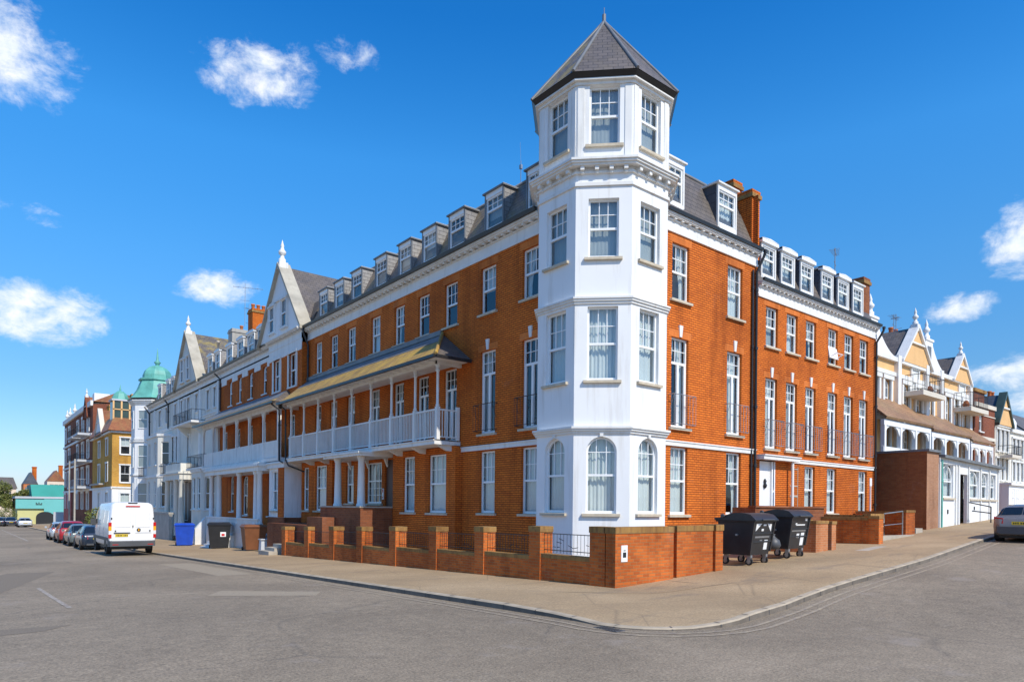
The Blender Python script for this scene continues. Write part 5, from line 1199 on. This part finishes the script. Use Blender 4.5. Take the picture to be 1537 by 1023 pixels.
def shrub(x,y,r,label):
    z0=gz(x,y);t=thing('shrub',label,'shrub',(x,y,z0));c=MB();s_=MB()
    for k in range(900):
        v=Vector((random.gauss(0,1),random.gauss(0,1),random.gauss(0,1))).normalized()*r*random.uniform(.5,1.05);p=Vector((x,y,z0+r*1.1))+v
        a=Vector((random.gauss(0,1),random.gauss(0,1),random.gauss(0,1))).normalized()*.13;b=a.cross(Vector((random.gauss(0,1),random.gauss(0,1),random.gauss(0,1)))).normalized()*.08
        c.poly([p-a,p+b,p+a,p-b])
    c.build('foliage',['leaf'],t)
    for k in range(5): s_.tube([(x,y,z0),(x+random.uniform(-.4,.4)*r,y+random.uniform(-.4,.4)*r,z0+r*1.2)],.03,4)
    s_.build('stem',['bark'],t)
shrub(12.2,91,1.35,'dark green shrub in front of the yellow brick house, behind the white van')
shrub(7.0,165,1.6,'low green hedge bush under the trees at the far left')
# ================================================================== VEHICLES
def loft(m,st,mats_side=None):
    """st: list of (x, [(y,z)...half profile from sill to roof centre]); mirrored"""
    rings=[]
    for x,pr in st: rings.append([(x,-y,z) for y,z in pr]+[(x,y,z) for y,z in reversed(pr)])
    return rings
def car(label,loc,rot,body,kind='hatch',L=4.2,w=1.75,h=1.45,plate=True,group='cars parked along the left kerb',lampmat='redlamp',bmat=None):
    t=thing('parked_car',label,'car',loc,group,rot)
    W2_=w/2;bl=.92*h/1.45;gh=h
    # stations: x (0 rear .. L front), halfwidth, sill z, belt z, roof z, roof halfwidth
    if kind=='hatch': S_=[(0,.80,.45,.80,.80,.78),(.06,.93,.30,bl-.02,bl-.02,.86),(.16,.97,.25,bl+.02,bl+.10,.80),(.42,1,.22,bl+.02,gh-.12,.70),(.75,1,.2,bl,gh-.02,.68),(1.6,1,.2,bl-.02,gh,.68),(2.35,1,.2,bl-.04,gh-.07,.67),(3.05,1,.2,bl-.06,bl+.02,.78),(3.3,.99,.22,bl-.08,bl-.06,.80),(L-.35,.94,.25,bl-.22,bl-.20,.74),(L-.08,.84,.3,bl-.34,bl-.33,.66),(L,.74,.4,bl-.42,bl-.42,.6)]
    else: S_=[(0,.82,.45,.82,.82,.78),(.05,.93,.30,bl,bl,.84),(.3,.98,.25,bl+.03,bl+.05,.80),(.68,1,.22,bl+.03,bl+.08,.78),(1.2,1,.2,bl,gh-.10,.69),(1.6,1,.2,bl-.02,gh,.67),(2.5,1,.2,bl-.04,gh-.06,.66),(3.3,1,.2,bl-.07,bl+.0,.78),(3.5,.99,.22,bl-.09,bl-.07,.80),(L-.35,.94,.25,bl-.2,bl-.18,.74),(L-.08,.84,.3,bl-.34,bl-.33,.66),(L,.74,.4,bl-.42,bl-.42,.6)]
    b=MB();g=MB();b.smooth=True
    def ring(s):
        x,hw,zs,zb,zr,hr=s;W_=W2_*hw;R=W2_*hr
        return [(x,0,zs),(x,W_*.86,zs),(x,W_*.97,zs+.08),(x,W_,(zs+zb)/2),(x,W_*.975,zb-.05),(x,W_*.93,zb),(x,R+(W_*.93-R)*.12,zb+(zr-zb)*.86),(x,R*.9,zr),(x,0,zr+.02)]
    rr=[ring(s) for s in S_]
    for i in range(len(rr)-1):
        a,c=rr[i],rr[i+1];tall=[S_[j][4]-S_[j][3]>.25 for j in(i,i+1)]
        for k in range(8):
            for sg in(1,-1):
                q=[Vector((p[0],p[1]*sg,p[2])) for p in(a[k],c[k],c[k+1],a[k+1])]
                ctr=Vector((sum(p.x for p in q)/4,0,.7));glass=False
                if k==5 and (tall[0] or tall[1]): glass=True
                if k in(6,7) and tall[0]!=tall[1]: glass=True
                mbx=b
                if (q[0]-q[1]).length<1e-5: continue
                b.poly(q,sum(q,Vector())/4-ctr)
                if glass:
                    cc=sum(q,Vector())/4;n=(q[1]-q[0]).cross(q[3]-q[0]);
                    if n.length<1e-6: continue
                    n.normalize()
                    if n.dot(cc-ctr)<0:n=-n
                    g.poly([cc+(p-cc)*(.86 if k==5 else .95)+n*.012 for p in q],n)
    for e,nx in((rr[0],-1),(rr[-1],1)):
        pts=[Vector(p) for p in e]+[Vector((p[0],-p[1],p[2])) for p in reversed(e[1:-1])];b.poly(pts,(nx,0,0))
    bo=localpart('body',b,[body],t);localpart('window_glass',g,['carglass'],t)
    lm=MB()
    for sg in(-1,1): 
        k=MB();y0=sg*W2_*.60;y1=sg*W2_*.93;k.hexa([(-.02,y0,.66),(.10,y1,.66),(.22,y1*1.03,.66),(.1,y0,.66)],[(.0,y0,.84),(.08,y1,.88),(.24,y1*1.03,.9),(.12,y0,.84)]);localpart('tail_lamp',k,[lampmat],t)
        k=MB();k.hexa([(L-.12,sg*W2_*.45,.5),(L-.2,sg*W2_*.8,.5),(L-.5,sg*W2_*.93,.54),(L-.4,sg*W2_*.5,.5)],[(L-.16,sg*W2_*.45,.62),(L-.22,sg*W2_*.8,.66),(L-.55,sg*W2_*.93,.72),(L-.45,sg*W2_*.5,.62)]);localpart('headlamp',k,['clear'],t)
        k=MB();k.box(2.75,2.95,min(sg*(W2_),sg*(W2_+.16)),max(sg*W2_,sg*(W2_+.16)),.93,1.07);localpart('wing_mirror',k,[body],t)
    k=MB();k.hexa([(-.09,-W2_*.78,.34),(-.09,W2_*.78,.34),(.2,W2_*.95,.30),(.2,-W2_*.95,.30)],[(-.09,-W2_*.78,.55),(-.09,W2_*.78,.55),(.2,W2_*.965,.57),(.2,-W2_*.965,.57)]);localpart('bumper',k,[bmat or body],t)
    k=MB();k.box(-.10,-.088,-W2_*.7,W2_*.7,.30,.40);localpart('bumper_trim',k,['plastic_grey'],t)
    if plate:
        k=MB();k.box(-.035,-.02,-.26,.26,.62,.73);pl=localpart('number_plate',k,['plate'],t);k=MB()
        for i in range(7): k.box(-.039,-.0352,-.21+.06*i+(.03 if i>3 else 0),-.175+.06*i+(.03 if i>3 else 0),.645,.705)
        localpart('plate_character',k,['ink'],pl)
    for x in(.72,L-.82):
        for sg in(-1,1):
            y=sg*(W2_-.10)
            k=MB()
            for r0,y0,y1,mm in((.31,y-.10,y+.105,0),):
                n=20
                for i in range(n):
                    a,c=2*math.pi*i/n,2*math.pi*(i+1)/n
                    P=lambda r,an,yy:(x+r*math.cos(an),yy,.31+r*math.sin(an))
                    k.smooth=True;k.poly([P(.31,a,y0),P(.31,c,y0),P(.31,c,y1),P(.31,a,y1)],(math.cos(a),0,math.sin(a)));k.smooth=False
                    for yy,s2 in((y0,-1),(y1,1)): k.poly([P(.2,a,yy),P(.2,c,yy),P(.31,c,yy),P(.31,a,yy)],(0,s2,0))
            wh=localpart('wheel',k,['rubber'],t)
            k=MB();yo=y+sg*.085
            k.poly([(x+.2*math.cos(6.283*i/20),yo-sg*.03,.31+.2*math.sin(6.283*i/20)) for i in range(20)],(0,sg,0))
            for i in range(5):
                a=6.283*i/5;k.hexa([(x+.03*math.cos(a+1.57),yo-sg*.028,.31+.03*math.sin(a+1.57)),(x-.03*math.cos(a+1.57),yo-sg*.028,.31-.03*math.sin(a+1.57)),(x+.19*math.cos(a)-.02*math.sin(a)*-1,yo-sg*.028,.31+.19*math.sin(a)+.02),(x+.19*math.cos(a)+.03*math.cos(a+1.57),yo-sg*.028,.31+.19*math.sin(a)+.03*math.sin(a+1.57))],
                    [(x+.03*math.cos(a+1.57),yo+sg*.012,.31+.03*math.sin(a+1.57)),(x-.03*math.cos(a+1.57),yo+sg*.012,.31-.03*math.sin(a+1.57)),(x+.19*math.cos(a)-.02*math.sin(a)*-1,yo+sg*.012,.31+.19*math.sin(a)+.02),(x+.19*math.cos(a)+.03*math.cos(a+1.57),yo+sg*.012,.31+.19*math.sin(a)+.03*math.sin(a+1.57))])
            localpart('rim',k,['rim'],wh)
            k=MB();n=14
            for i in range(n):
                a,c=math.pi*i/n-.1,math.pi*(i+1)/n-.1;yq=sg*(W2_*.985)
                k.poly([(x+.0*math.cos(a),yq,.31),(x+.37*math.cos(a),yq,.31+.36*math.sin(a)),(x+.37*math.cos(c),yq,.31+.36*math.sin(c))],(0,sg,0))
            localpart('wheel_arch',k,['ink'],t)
    k=MB();k.box(.25,L-.25,-W2_*.8,W2_*.8,.16,.26);localpart('underbody',k,['ink'],t)
    return t
RY=R_(90)   # nose towards +Y
def pc(label,x,y,*a,**k): return car(label,(x,y,gz(x,y)),RY,*a,**k)
pc('dark blue hatchback parked directly in front of the white van',6.45,47.6,'p_navy',L=4.1)
pc('grey green car parked between the red car and the dark blue hatchback',6.45,53.2,'p_grey','saloon',L=4.4)
pc('bright red car in the middle of the left parked row',6.45,59.2,'p_red',L=4.2,h=1.6,w=1.8)
pc('silver hatchback at the far front of the left parked row',6.5,66.2,'p_silver',L=4.0)
pc('pale silver saloon with its yellow plate showing, parked alone near the turquoise hall',7.7,128,'p_pale','saloon',L=4.5,w=1.85)
pc('dark grey car left of the pale silver saloon in the far row',6.4,138,'p_navy','saloon',L=4.4)
pc('grey car half hidden in the far row at the left',5.4,144,'p_grey',L=4.2)
pc('red tailed dark car second from the left picture edge',4.7,137,'p_navy',L=4.2)
pc('silver car behind the far row of parked cars',5.4,152,'p_silver',L=4.2)
pc('blue car at the left picture edge',3.9,134,'p_navy',L=4.2)
# right street car
car('silver beige hatchback with a dark bumper parked on the right street',(28.1,7.12,gz(28.1,7.1)),R_(2.5),'p_gold',L=4.1,w=1.72,h=1.33,group=None,bmat='plastic_grey')
# ------------------------------------------------------------------ white van
def van(loc,rot):
    t=thing('white_van','white panel van with closed rear doors, red and amber tail lamps, parked on the left','van',loc,None,rot)
    L,Wh,H=5.3,1.0,2.42
    def ring(x,hw,zb,zt,rd=.18,tum=.10):
        W_=hw;return [(x,0,zb),(x,W_*.95,zb),(x,W_,zb+.1),(x,W_,1.15),(x,W_-.02,1.3),(x,W_-tum,zt-rd),(x,W_-tum-rd*.35,zt-rd*.35),(x,W_-tum-rd,zt),(x,0,zt+.03)]
    st=[(0,.955,.50,H-.10),(.05,.985,.47,H-.03),(.3,1.0,.42,H),(3.4,1.0,.40,H),(3.75,1.0,.40,H-.12),(4.45,.97,.4,1.42,.05,.06),(4.75,.93,.4,1.18,.05,.05),(5.2,.85,.42,.98,.05,.04),(5.3,.74,.5,.85,.05,.04)]
    rr=[ring(*s) for s in st];b=MB();b.smooth=True
    for i in range(len(rr)-1):
        a,c=rr[i],rr[i+1]
        for k in range(8):
            for sg in(1,-1):
                q=[Vector((p[0],p[1]*sg,p[2])) for p in(a[k],c[k],c[k+1],a[k+1])];cc=sum(q,Vector())/4;b.poly(q,cc-Vector((cc.x,0,1.2)))
    b.smooth=False
    for e,nx in((rr[0],-1),(rr[-1],1)): b.poly([Vector(p) for p in e]+[Vector((p[0],-p[1],p[2])) for p in reversed(e[1:-1])],(nx,0,0))
    localpart('body',b,['p_white'],t)
    # rear doors proud of the body, with a seam between
    for sg in(-1,1):
        d=MB();y0,y1=sg*.012,sg*.86
        d.hexa([(-.03,min(y0,y1),.62),(-.03,max(y0,y1),.62),(.02,max(y0,y1),.62),(.02,min(y0,y1),.62)],[(-.025,min(y0,y1*.93),2.12),(-.025,max(y0,y1*.93),2.12),(.04,max(y0,y1*.93),2.12),(.04,min(y0,y1*.93),2.12)])
        D_=localpart('rear_door',d,['p_white'],t)
        pnl=MB();a=sg*.12;c=sg*.74;pnl.hexa([(-.040,min(a,c),1.28),(-.040,max(a,c),1.28),(-.028,max(a,c)+.02,1.27),(-.028,min(a,c)-.02,1.27)],[(-.036,min(a,c*.95),2.0),(-.036,max(a,c*.95),2.0),(-.02,max(a,c*.95)+.02,2.02),(-.02,min(a,c*.95)-.02,2.02)])
        localpart('pressed_panel',pnl,['p_white'],D_)
        lowp=MB();lowp.box(-.037,-.029,min(sg*.1,sg*.8),max(sg*.1,sg*.8),1.005,1.018);localpart('door_crease',lowp,['plastic_grey'],D_)
        h=MB();h.box(-.055,-.03,min(sg*.7,sg*.76),max(sg*.7,sg*.76),1.08,1.14);h.box(-.04,-.02,min(sg*.86,sg*.92),max(sg*.86,sg*.92),1.65,1.72);localpart('hinge',h,['ink'],D_)
        k=MB();yy=sg*.93;k.mi=0
        for j,(z0,z1,mi) in enumerate(((.78,.95,0),(.95,1.12,2),(1.12,1.32,1),(1.32,1.5,0))):
            k.mi=mi;k.box(-.02,.14,min(sg*.885,sg*1.005),max(sg*.885,sg*1.005),z0,z1)
        localpart('tail_lamp',k,['redlamp','amber','clear'],t)
        mr=MB();mr.hexa([(4.05,sg*.98,1.3),(4.2,sg*.98,1.3),(4.2,sg*1.2,1.32),(4.05,sg*1.2,1.32)],[(4.05,sg*.98,1.6),(4.2,sg*.98,1.6),(4.2,sg*1.2,1.62),(4.05,sg*1.2,1.62)]);localpart('wing_mirror',mr,['plastic_grey'],t)
        s=MB();s.box(.2,4.6,min(sg*.985,sg*1.02),max(sg*.985,sg*1.02),.66,.80);localpart('side_moulding',s,['plastic_grey'],t)
        s=MB();s.poly([(3.55,sg*.998,1.36),(4.35,sg*.985,1.38),(4.0,sg*.93,1.95),(3.6,sg*.935,2.05)],(0,sg,0));localpart('cab_window',s,['carglass'],t)
        s=MB()
        for x0,x1 in((.45,1.45),(1.6,2.6)): s.hexa([(x0,sg*.96,1.45),(x1,sg*.96,1.45),(x1,sg*.996,1.45),(x0,sg*.996,1.45)],[(x0,sg*.89,2.05),(x1,sg*.89,2.05),(x1,sg*.922,2.05),(x0,sg*.922,2.05)])
        localpart('side_panel',s,['p_white'],t)
        s=MB();s.box(2.72,2.74,min(sg*1.0,sg*1.004),max(sg*1.0,sg*1.004),.8,1.3);s.box(1.5,1.52,min(sg*1.0,sg*1.004),max(sg*1.0,sg*1.004),.8,1.3);localpart('door_seam',s,['plastic_grey'],t)
        for x in(.95,4.25):
            k=MB();y=sg*.88;n=20
            for i in range(n):
                a,c=6.2832*i/n,6.2832*(i+1)/n;P=lambda r,an,yy:(x+r*math.cos(an),yy,.34+r*math.sin(an))
                k.smooth=True;k.poly([P(.34,a,y-.11),P(.34,c,y-.11),P(.34,c,y+.11),P(.34,a,y+.11)],(math.cos(a),0,math.sin(a)));k.smooth=False
                for yy,s2 in((y-.11,-1),(y+.11,1)): k.poly([P(.2,a,yy),P(.2,c,yy),P(.34,c,yy),P(.34,a,yy)],(0,s2,0))
            wh=localpart('wheel',k,['rubber'],t)
            k=MB();k.poly([(x+.2*math.cos(.314*i),y+sg*.07,.34+.2*math.sin(.314*i)) for i in range(20)],(0,sg,0));k.lathe([(.06,.30),(.05,.36)],0,0,4) if False else None
            localpart('rim',k,['rim'],wh)
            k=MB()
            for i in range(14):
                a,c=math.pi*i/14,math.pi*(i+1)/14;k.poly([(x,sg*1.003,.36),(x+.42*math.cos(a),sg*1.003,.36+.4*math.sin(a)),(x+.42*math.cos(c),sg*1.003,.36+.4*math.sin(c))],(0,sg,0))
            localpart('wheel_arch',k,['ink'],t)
    k=MB();k.hexa([(-.16,-.95,.40),(-.16,.95,.40),(.25,1.02,.38),(.25,-1.02,.38)],[(-.14,-.95,.62),(-.14,.95,.62),(.25,1.02,.74),(.25,-1.02,.74)]);localpart('bumper',k,['plastic_grey'],t)
    k=MB();k.box(-.165,-.155,-.86,-.62,.47,.50);k.box(-.165,-.155,.62,.86,.47,.50);localpart('reflector',k,['redlamp'],t)
    k=MB();k.box(-.05,-.03,.12,.80,.98,1.04);localpart('plate_light_bar',k,['plastic_grey'],t)
    k=MB();k.box(-.045,-.032,.2,.74,.84,.96);pl=localpart('number_plate',k,['plate'],t);k=MB()
    for i in range(7): y=.68-.065*i-(.03 if i>3 else 0);k.box(-.049,-.0452,y-.038,y,.865,.935)
    localpart('plate_character',k,['ink'],pl)
    k=MB();n=18;k.prism([(-.05,-.25+.085*math.cos(6.283*i/n),1.15+.085*math.sin(6.283*i/n)) for i in range(n)],[(-.028,-.25+.085*math.cos(6.283*i/n),1.15+.085*math.sin(6.283*i/n)) for i in range(n)]);k.mi=1
    k.prism([(-.054,-.25+.03*math.cos(6.283*i/6),1.15+.06*math.sin(6.283*i/6)) for i in range(6)],[(-.0501,-.25+.03*math.cos(6.283*i/6),1.15+.06*math.sin(6.283*i/6)) for i in range(6)]);localpart('round_badge',k,['ink','amber'],t)
    k=MB();k.box(-.06,-.03,-.02,.02,1.28,1.36);localpart('door_handle',k,['ink'],t)
    k=MB();k.box(-.03,.03,-.3,.3,2.22,2.27);k.mi=1;k.box(.0,.06,-.2,.2,H-.06,H+.0);localpart('high_brake_lamp',k,['redlamp','ink'],t)
    k=MB();k.poly([(3.85,-.8,H-.2),(3.85,.8,H-.2),(4.5,.86,1.45),(4.5,-.86,1.45)],(1,0,.6));localpart('windscreen',k,['carglass'],t)
    k=MB();k.box(.3,5.0,-.85,.85,.25,.42);localpart('underbody',k,['ink'],t)
    return t
vn=van((6.72,38.6,gz(7,38.6)+.06),RY);vn.scale=(1.05,1.05,1.08)
m=MB();gx,gy=7.72,7.15
m.box(gx-.1,gx+.1,gy-.24,gy+.24,-.03,.012);m.mi=1
for i in range(7): m.box(gx-.08,gx+.08,gy-.2+.06*i,gy-.17+.06*i,.0125,.016)
o=m.build('drain_grate',['plastic_grey','ink'],label='black iron drain grate in the road at the curved kerb corner',cat='drain')
# ================================================================== BINS
def bigbin(label,loc,rot,variant):
    t=thing('wheeled_refuse_bin',label,'refuse bin',loc,'large black refuse bins by the brick wall',rot)
    # x = width (along), y = depth, front faces -y
    m=MB();m.hexa([(-.54,-.38,.27),(.54,-.38,.27),(.54,.38,.27),(-.54,.38,.27)],[(-.62,-.52,1.16),(.62,-.52,1.16),(.62,.50,1.16),(-.62,.50,1.16)])
    m.hexa([(-.655,-.56,1.14),(.655,-.56,1.14),(.655,.54,1.14),(-.655,.54,1.14)],[(-.665,-.57,1.22),(.665,-.57,1.22),(.665,.55,1.22),(-.665,.55,1.22)])
    for z in(.62,.84): 
        f=(z-.27)/.89;yy=-.38-.14*f;m.box(-.56-.06*f,.56+.06*f,yy-.018,yy+.03,z-.02,z+.02)
    for x in(-.575,.575): m.hexa([(x-.03,-.42,.35),(x+.03,-.42,.35),(x+.03,-.36,.35),(x-.03,-.36,.35)],[(x*1.08-.03,-.545,1.14),(x*1.08+.03,-.545,1.14),(x*1.08+.03,-.48,1.14),(x*1.08-.03,-.48,1.14)])
    localpart('bin_body',m,['binblack'],t)
    m=MB();m.smooth=True;n=8
    pr=[(-.60+1.16*i/n,1.225+.16*math.sin(math.pi*min(1,.12+i/n*.95)) if i else 1.2) for i in range(n+1)]
    for (a,za),(b,zb) in zip(pr,pr[1:]): m.poly([(-.69,a,za),(.69,a,za),(.69,b,zb),(-.69,b,zb)],(0,0,1))
    m.smooth=False
    for x in(-.69,.69): m.poly([(x,a,z) for a,z in pr]+[(x,.56,1.19),(x,-.6,1.17)],(x,0,0))
    m.poly([(-.69,-.6,1.17),(.69,-.6,1.17),(.69,-.6,1.2),(-.69,-.6,1.2)],(0,-1,0));m.poly([(-.69,.56,1.19),(.69,.56,1.19),(.69,.56,1.24),(-.69,.56,1.24)],(0,1,0))
    ld=localpart('lid',m,['binblack'],t)
    h=MB();h.tube([(-.35,-.63,1.2),(.35,-.63,1.2)],.022,6);h.tube([(-.69,.3,1.3),(-.76,.3,1.3)],.05,8);h.tube([(.69,.3,1.3),(.76,.3,1.3)],.05,8);localpart('lid_handle',h,['plastic_grey'],ld)
    for x in(-.45,.45):
        for y in(-.33,.33):
            k=MB();k.box(x-.05,x+.05,y-.05,y+.05,.20,.28);k.hexa([(x-.045,y-.02,.09),(x-.03,y-.02,.09),(x-.03,y+.05,.09),(x-.045,y+.05,.09)],[(x-.045,y-.05,.22),(x-.03,y-.05,.22),(x-.03,y+.05,.22),(x-.045,y+.05,.22)]);k.hexa([(x+.03,y-.02,.09),(x+.045,y-.02,.09),(x+.045,y+.05,.09),(x+.03,y+.05,.09)],[(x+.03,y-.05,.22),(x+.045,y-.05,.22),(x+.045,y+.05,.22),(x+.03,y+.05,.22)])
            k.mi=1;yy=y+.02;nn=14
            for i in range(nn):
                a,c=6.283*i/nn,6.283*(i+1)/nn;P=lambda r,an,xx:(xx,yy+r*math.cos(an),.1+r*math.sin(an))
                k.mi=1;k.poly([P(.1,a,x-.025),P(.1,c,x-.025),P(.1,c,x+.025),P(.1,a,x+.025)],(0,math.cos(a),math.sin(a)))
                for xx,s2 in((x-.025,-1),(x+.025,1)): k.mi=1;k.poly([P(.06,a,xx),P(.06,c,xx),P(.1,c,xx),P(.1,a,xx)],(s2,0,0));k.mi=0;k.poly([P(0,a,xx-s2*.003),P(.06,a,xx-s2*.003),P(.06,c,xx-s2*.003)],(s2,0,0))
            localpart('castor',k,['greyiron','rubber'],t)
    def fy(z): return -.38-.14*(z-.27)/.89-.004
    def lab(x0,x1,z0,z1,mat,nm='label_sticker',tri=None):
        k=MB();P=[(x0,z0),(x1,z0),(x1,z1),(x0,z1)] if tri is None else tri
        k.prism([(x,fy(z)-.001,z) for x,z in P],[(x,fy(z)+.02,z) for x,z in P]);localpart(nm,k,[mat],t)
    if variant==0:
        lab(0,0,0,0,'signwhite',tri=[(-.44,.90),(-.12,1.1),(-.44,1.1)]);lab(0,0,0,0,'signwhite',tri=[(.46,.88),(.46,1.08),(.2,1.1)])
        lab(-.02,.14,1.04,1.08,'signwhite');lab(-.1,.02,.9,.96,'signwhite');lab(-.42,.42,.72,.765,'greyiron','label_strip');lab(.16,.36,.40,.66,'signwhite');lab(-.12,.02,.64,.67,'greyiron')
    else:
        lab(-.25,.35,.93,.965,'signwhite');lab(-.3,-.2,.95,1.0,'signwhite');lab(-.48,.46,.76,.80,'greyiron','label_strip');lab(.18,.4,.36,.72,'signwhite');lab(-.12,.06,.58,.7,'signwhite');lab(.32,.46,1.06,1.13,'clear')
    k=MB();k.tube([(-.58,-.05,.80),(-.66,-.05,.80)],.03,6);k.tube([(.58,-.05,.8),(.66,-.05,.8)],.03,6);localpart('lifting_pin',k,['greyiron'],t)
    t.scale=(1.06,1.06,1.06);return t
bigbin('big black wheeled bin beside the brick wall, with white triangular stickers under its lid',(17.5,10.95,gz(17.5,10.9)+.1),R_(6),0)
bigbin('big black wheeled bin standing farther up the pavement, with white writing strip',(19.6,11.0,gz(19.6,10.9)+.1),R_(6),1)
bag=MB();bag.smooth=True
bag.lathe([(.02,.0),(.18,.03),(.24,.14),(.2,.28),(.1,.36),(.05,.42),(.08,.46)],18.6,10.75,9)
o=bag.build('refuse_sack',['plastic_grey'],label='grey plastic sack caught between the two big black bins',cat='bag');o.location=(0,0,gz(18.6,10.75)+.42)
def wheelie(name,label,loc,rot,mat,w=.58,d=.7,h=1.05,group=None):
    t=thing(name,label,'bin',loc,group,rot)
    m=MB();m.hexa([(-w*.4,-d*.36,.06),(w*.4,-d*.36,.06),(w*.4,d*.36,.06),(-w*.4,d*.36,.06)],[(-w*.5,-d*.5,h-.1),(w*.5,-d*.5,h-.1),(w*.5,d*.45,h-.1),(-w*.5,d*.45,h-.1)]);m.box(-w*.53,w*.53,-d*.53,d*.48,h-.12,h-.06);localpart('bin_body',m,[mat],t)
    m=MB();m.hexa([(-w*.54,-d*.56,h-.06),(w*.54,-d*.56,h-.06),(w*.54,d*.5,h-.06),(-w*.54,d*.5,h-.06)],[(-w*.45,-d*.42,h+.04),(w*.45,-d*.42,h+.04),(w*.45,d*.46,h+.06),(-w*.45,d*.46,h+.06)]);localpart('lid',m,[mat],t)
    m=MB();m.tube([(-w*.4,d*.55,h-.04),(w*.4,d*.55,h-.04)],.02,6);localpart('handle',m,[mat],t)
    for x in(-w*.42,w*.42):
        k=MB();n=12
        k.prism([(x-.03,d*.36+.1*math.cos(6.283*i/n),.1+.1*math.sin(6.283*i/n)) for i in range(n)],[(x+.03,d*.36+.1*math.cos(6.283*i/n),.1+.1*math.sin(6.283*i/n)) for i in range(n)]);localpart('wheel',k,['rubber'],t)
    return t
Lg=lambda x,y:(x,y,gz(x,y)+.1)
wheelie('recycling_bin','bright blue wheeled bin in front of the white columned porch',Lg(11.4,48.2),R_(-10),'binblue',1.15,.95,1.42)
bb_=wheelie('black_bin','black wheeled bin with a red and white sticker, right of the blue bin',Lg(12.0,42.6),R_(-15),'binblack',1.25,1.1,1.5)
k=MB();k.box(.05,.36,-.53,-.45,.72,1.0);k.mi=1;k.box(.12,.29,-.534,-.52,.76,.9);localpart('square_sticker',k,['signwhite','inkred'],bb_)
wheelie('brown_bin','brown wheeled bin in the shade beside the black bin',Lg(12.4,37.7),R_(-5),'binbrown',1.15,1.0,1.35)
m=MB();m.hexa([(12.0,35.3,-.6),(12.5,35.3,-.6),(12.5,35.7,-.6),(12.0,35.7,-.6)],[(12.03,35.35,.05),(12.47,35.35,.05),(12.47,35.65,.05),(12.03,35.65,.05)]);m.box(11.98,12.52,35.28,35.72,.05,.1);m.build('caddy_bin',['greywall'],label='small pale grey lidded caddy beside the brown bin',cat='bin')
m=MB();m.hexa([(12.3,52.6,gz(12,52)+.2),(13.3,52.6,gz(12,52)+.2),(13.3,53.6,gz(12,52)+.2),(12.3,53.6,gz(12,52)+.2)],[(12.2,52.5,.05),(13.4,52.5,.05),(13.4,53.7,.05),(12.2,53.7,.05)]);m.box(12.15,13.45,52.45,53.75,.05,.12);m.build('storage_tub',['binblack'],label='low black plastic tub between the white van and the blue bin',cat='tub')
m=MB();m.box(12.5,13.1,50.6,51.3,gz(12,51)+.1,-.05);m.box(12.48,13.12,50.58,51.32,-.05,0);m.build('white_box',['greywall'],label='whitish box appliance standing beside the blue bin',cat='box')
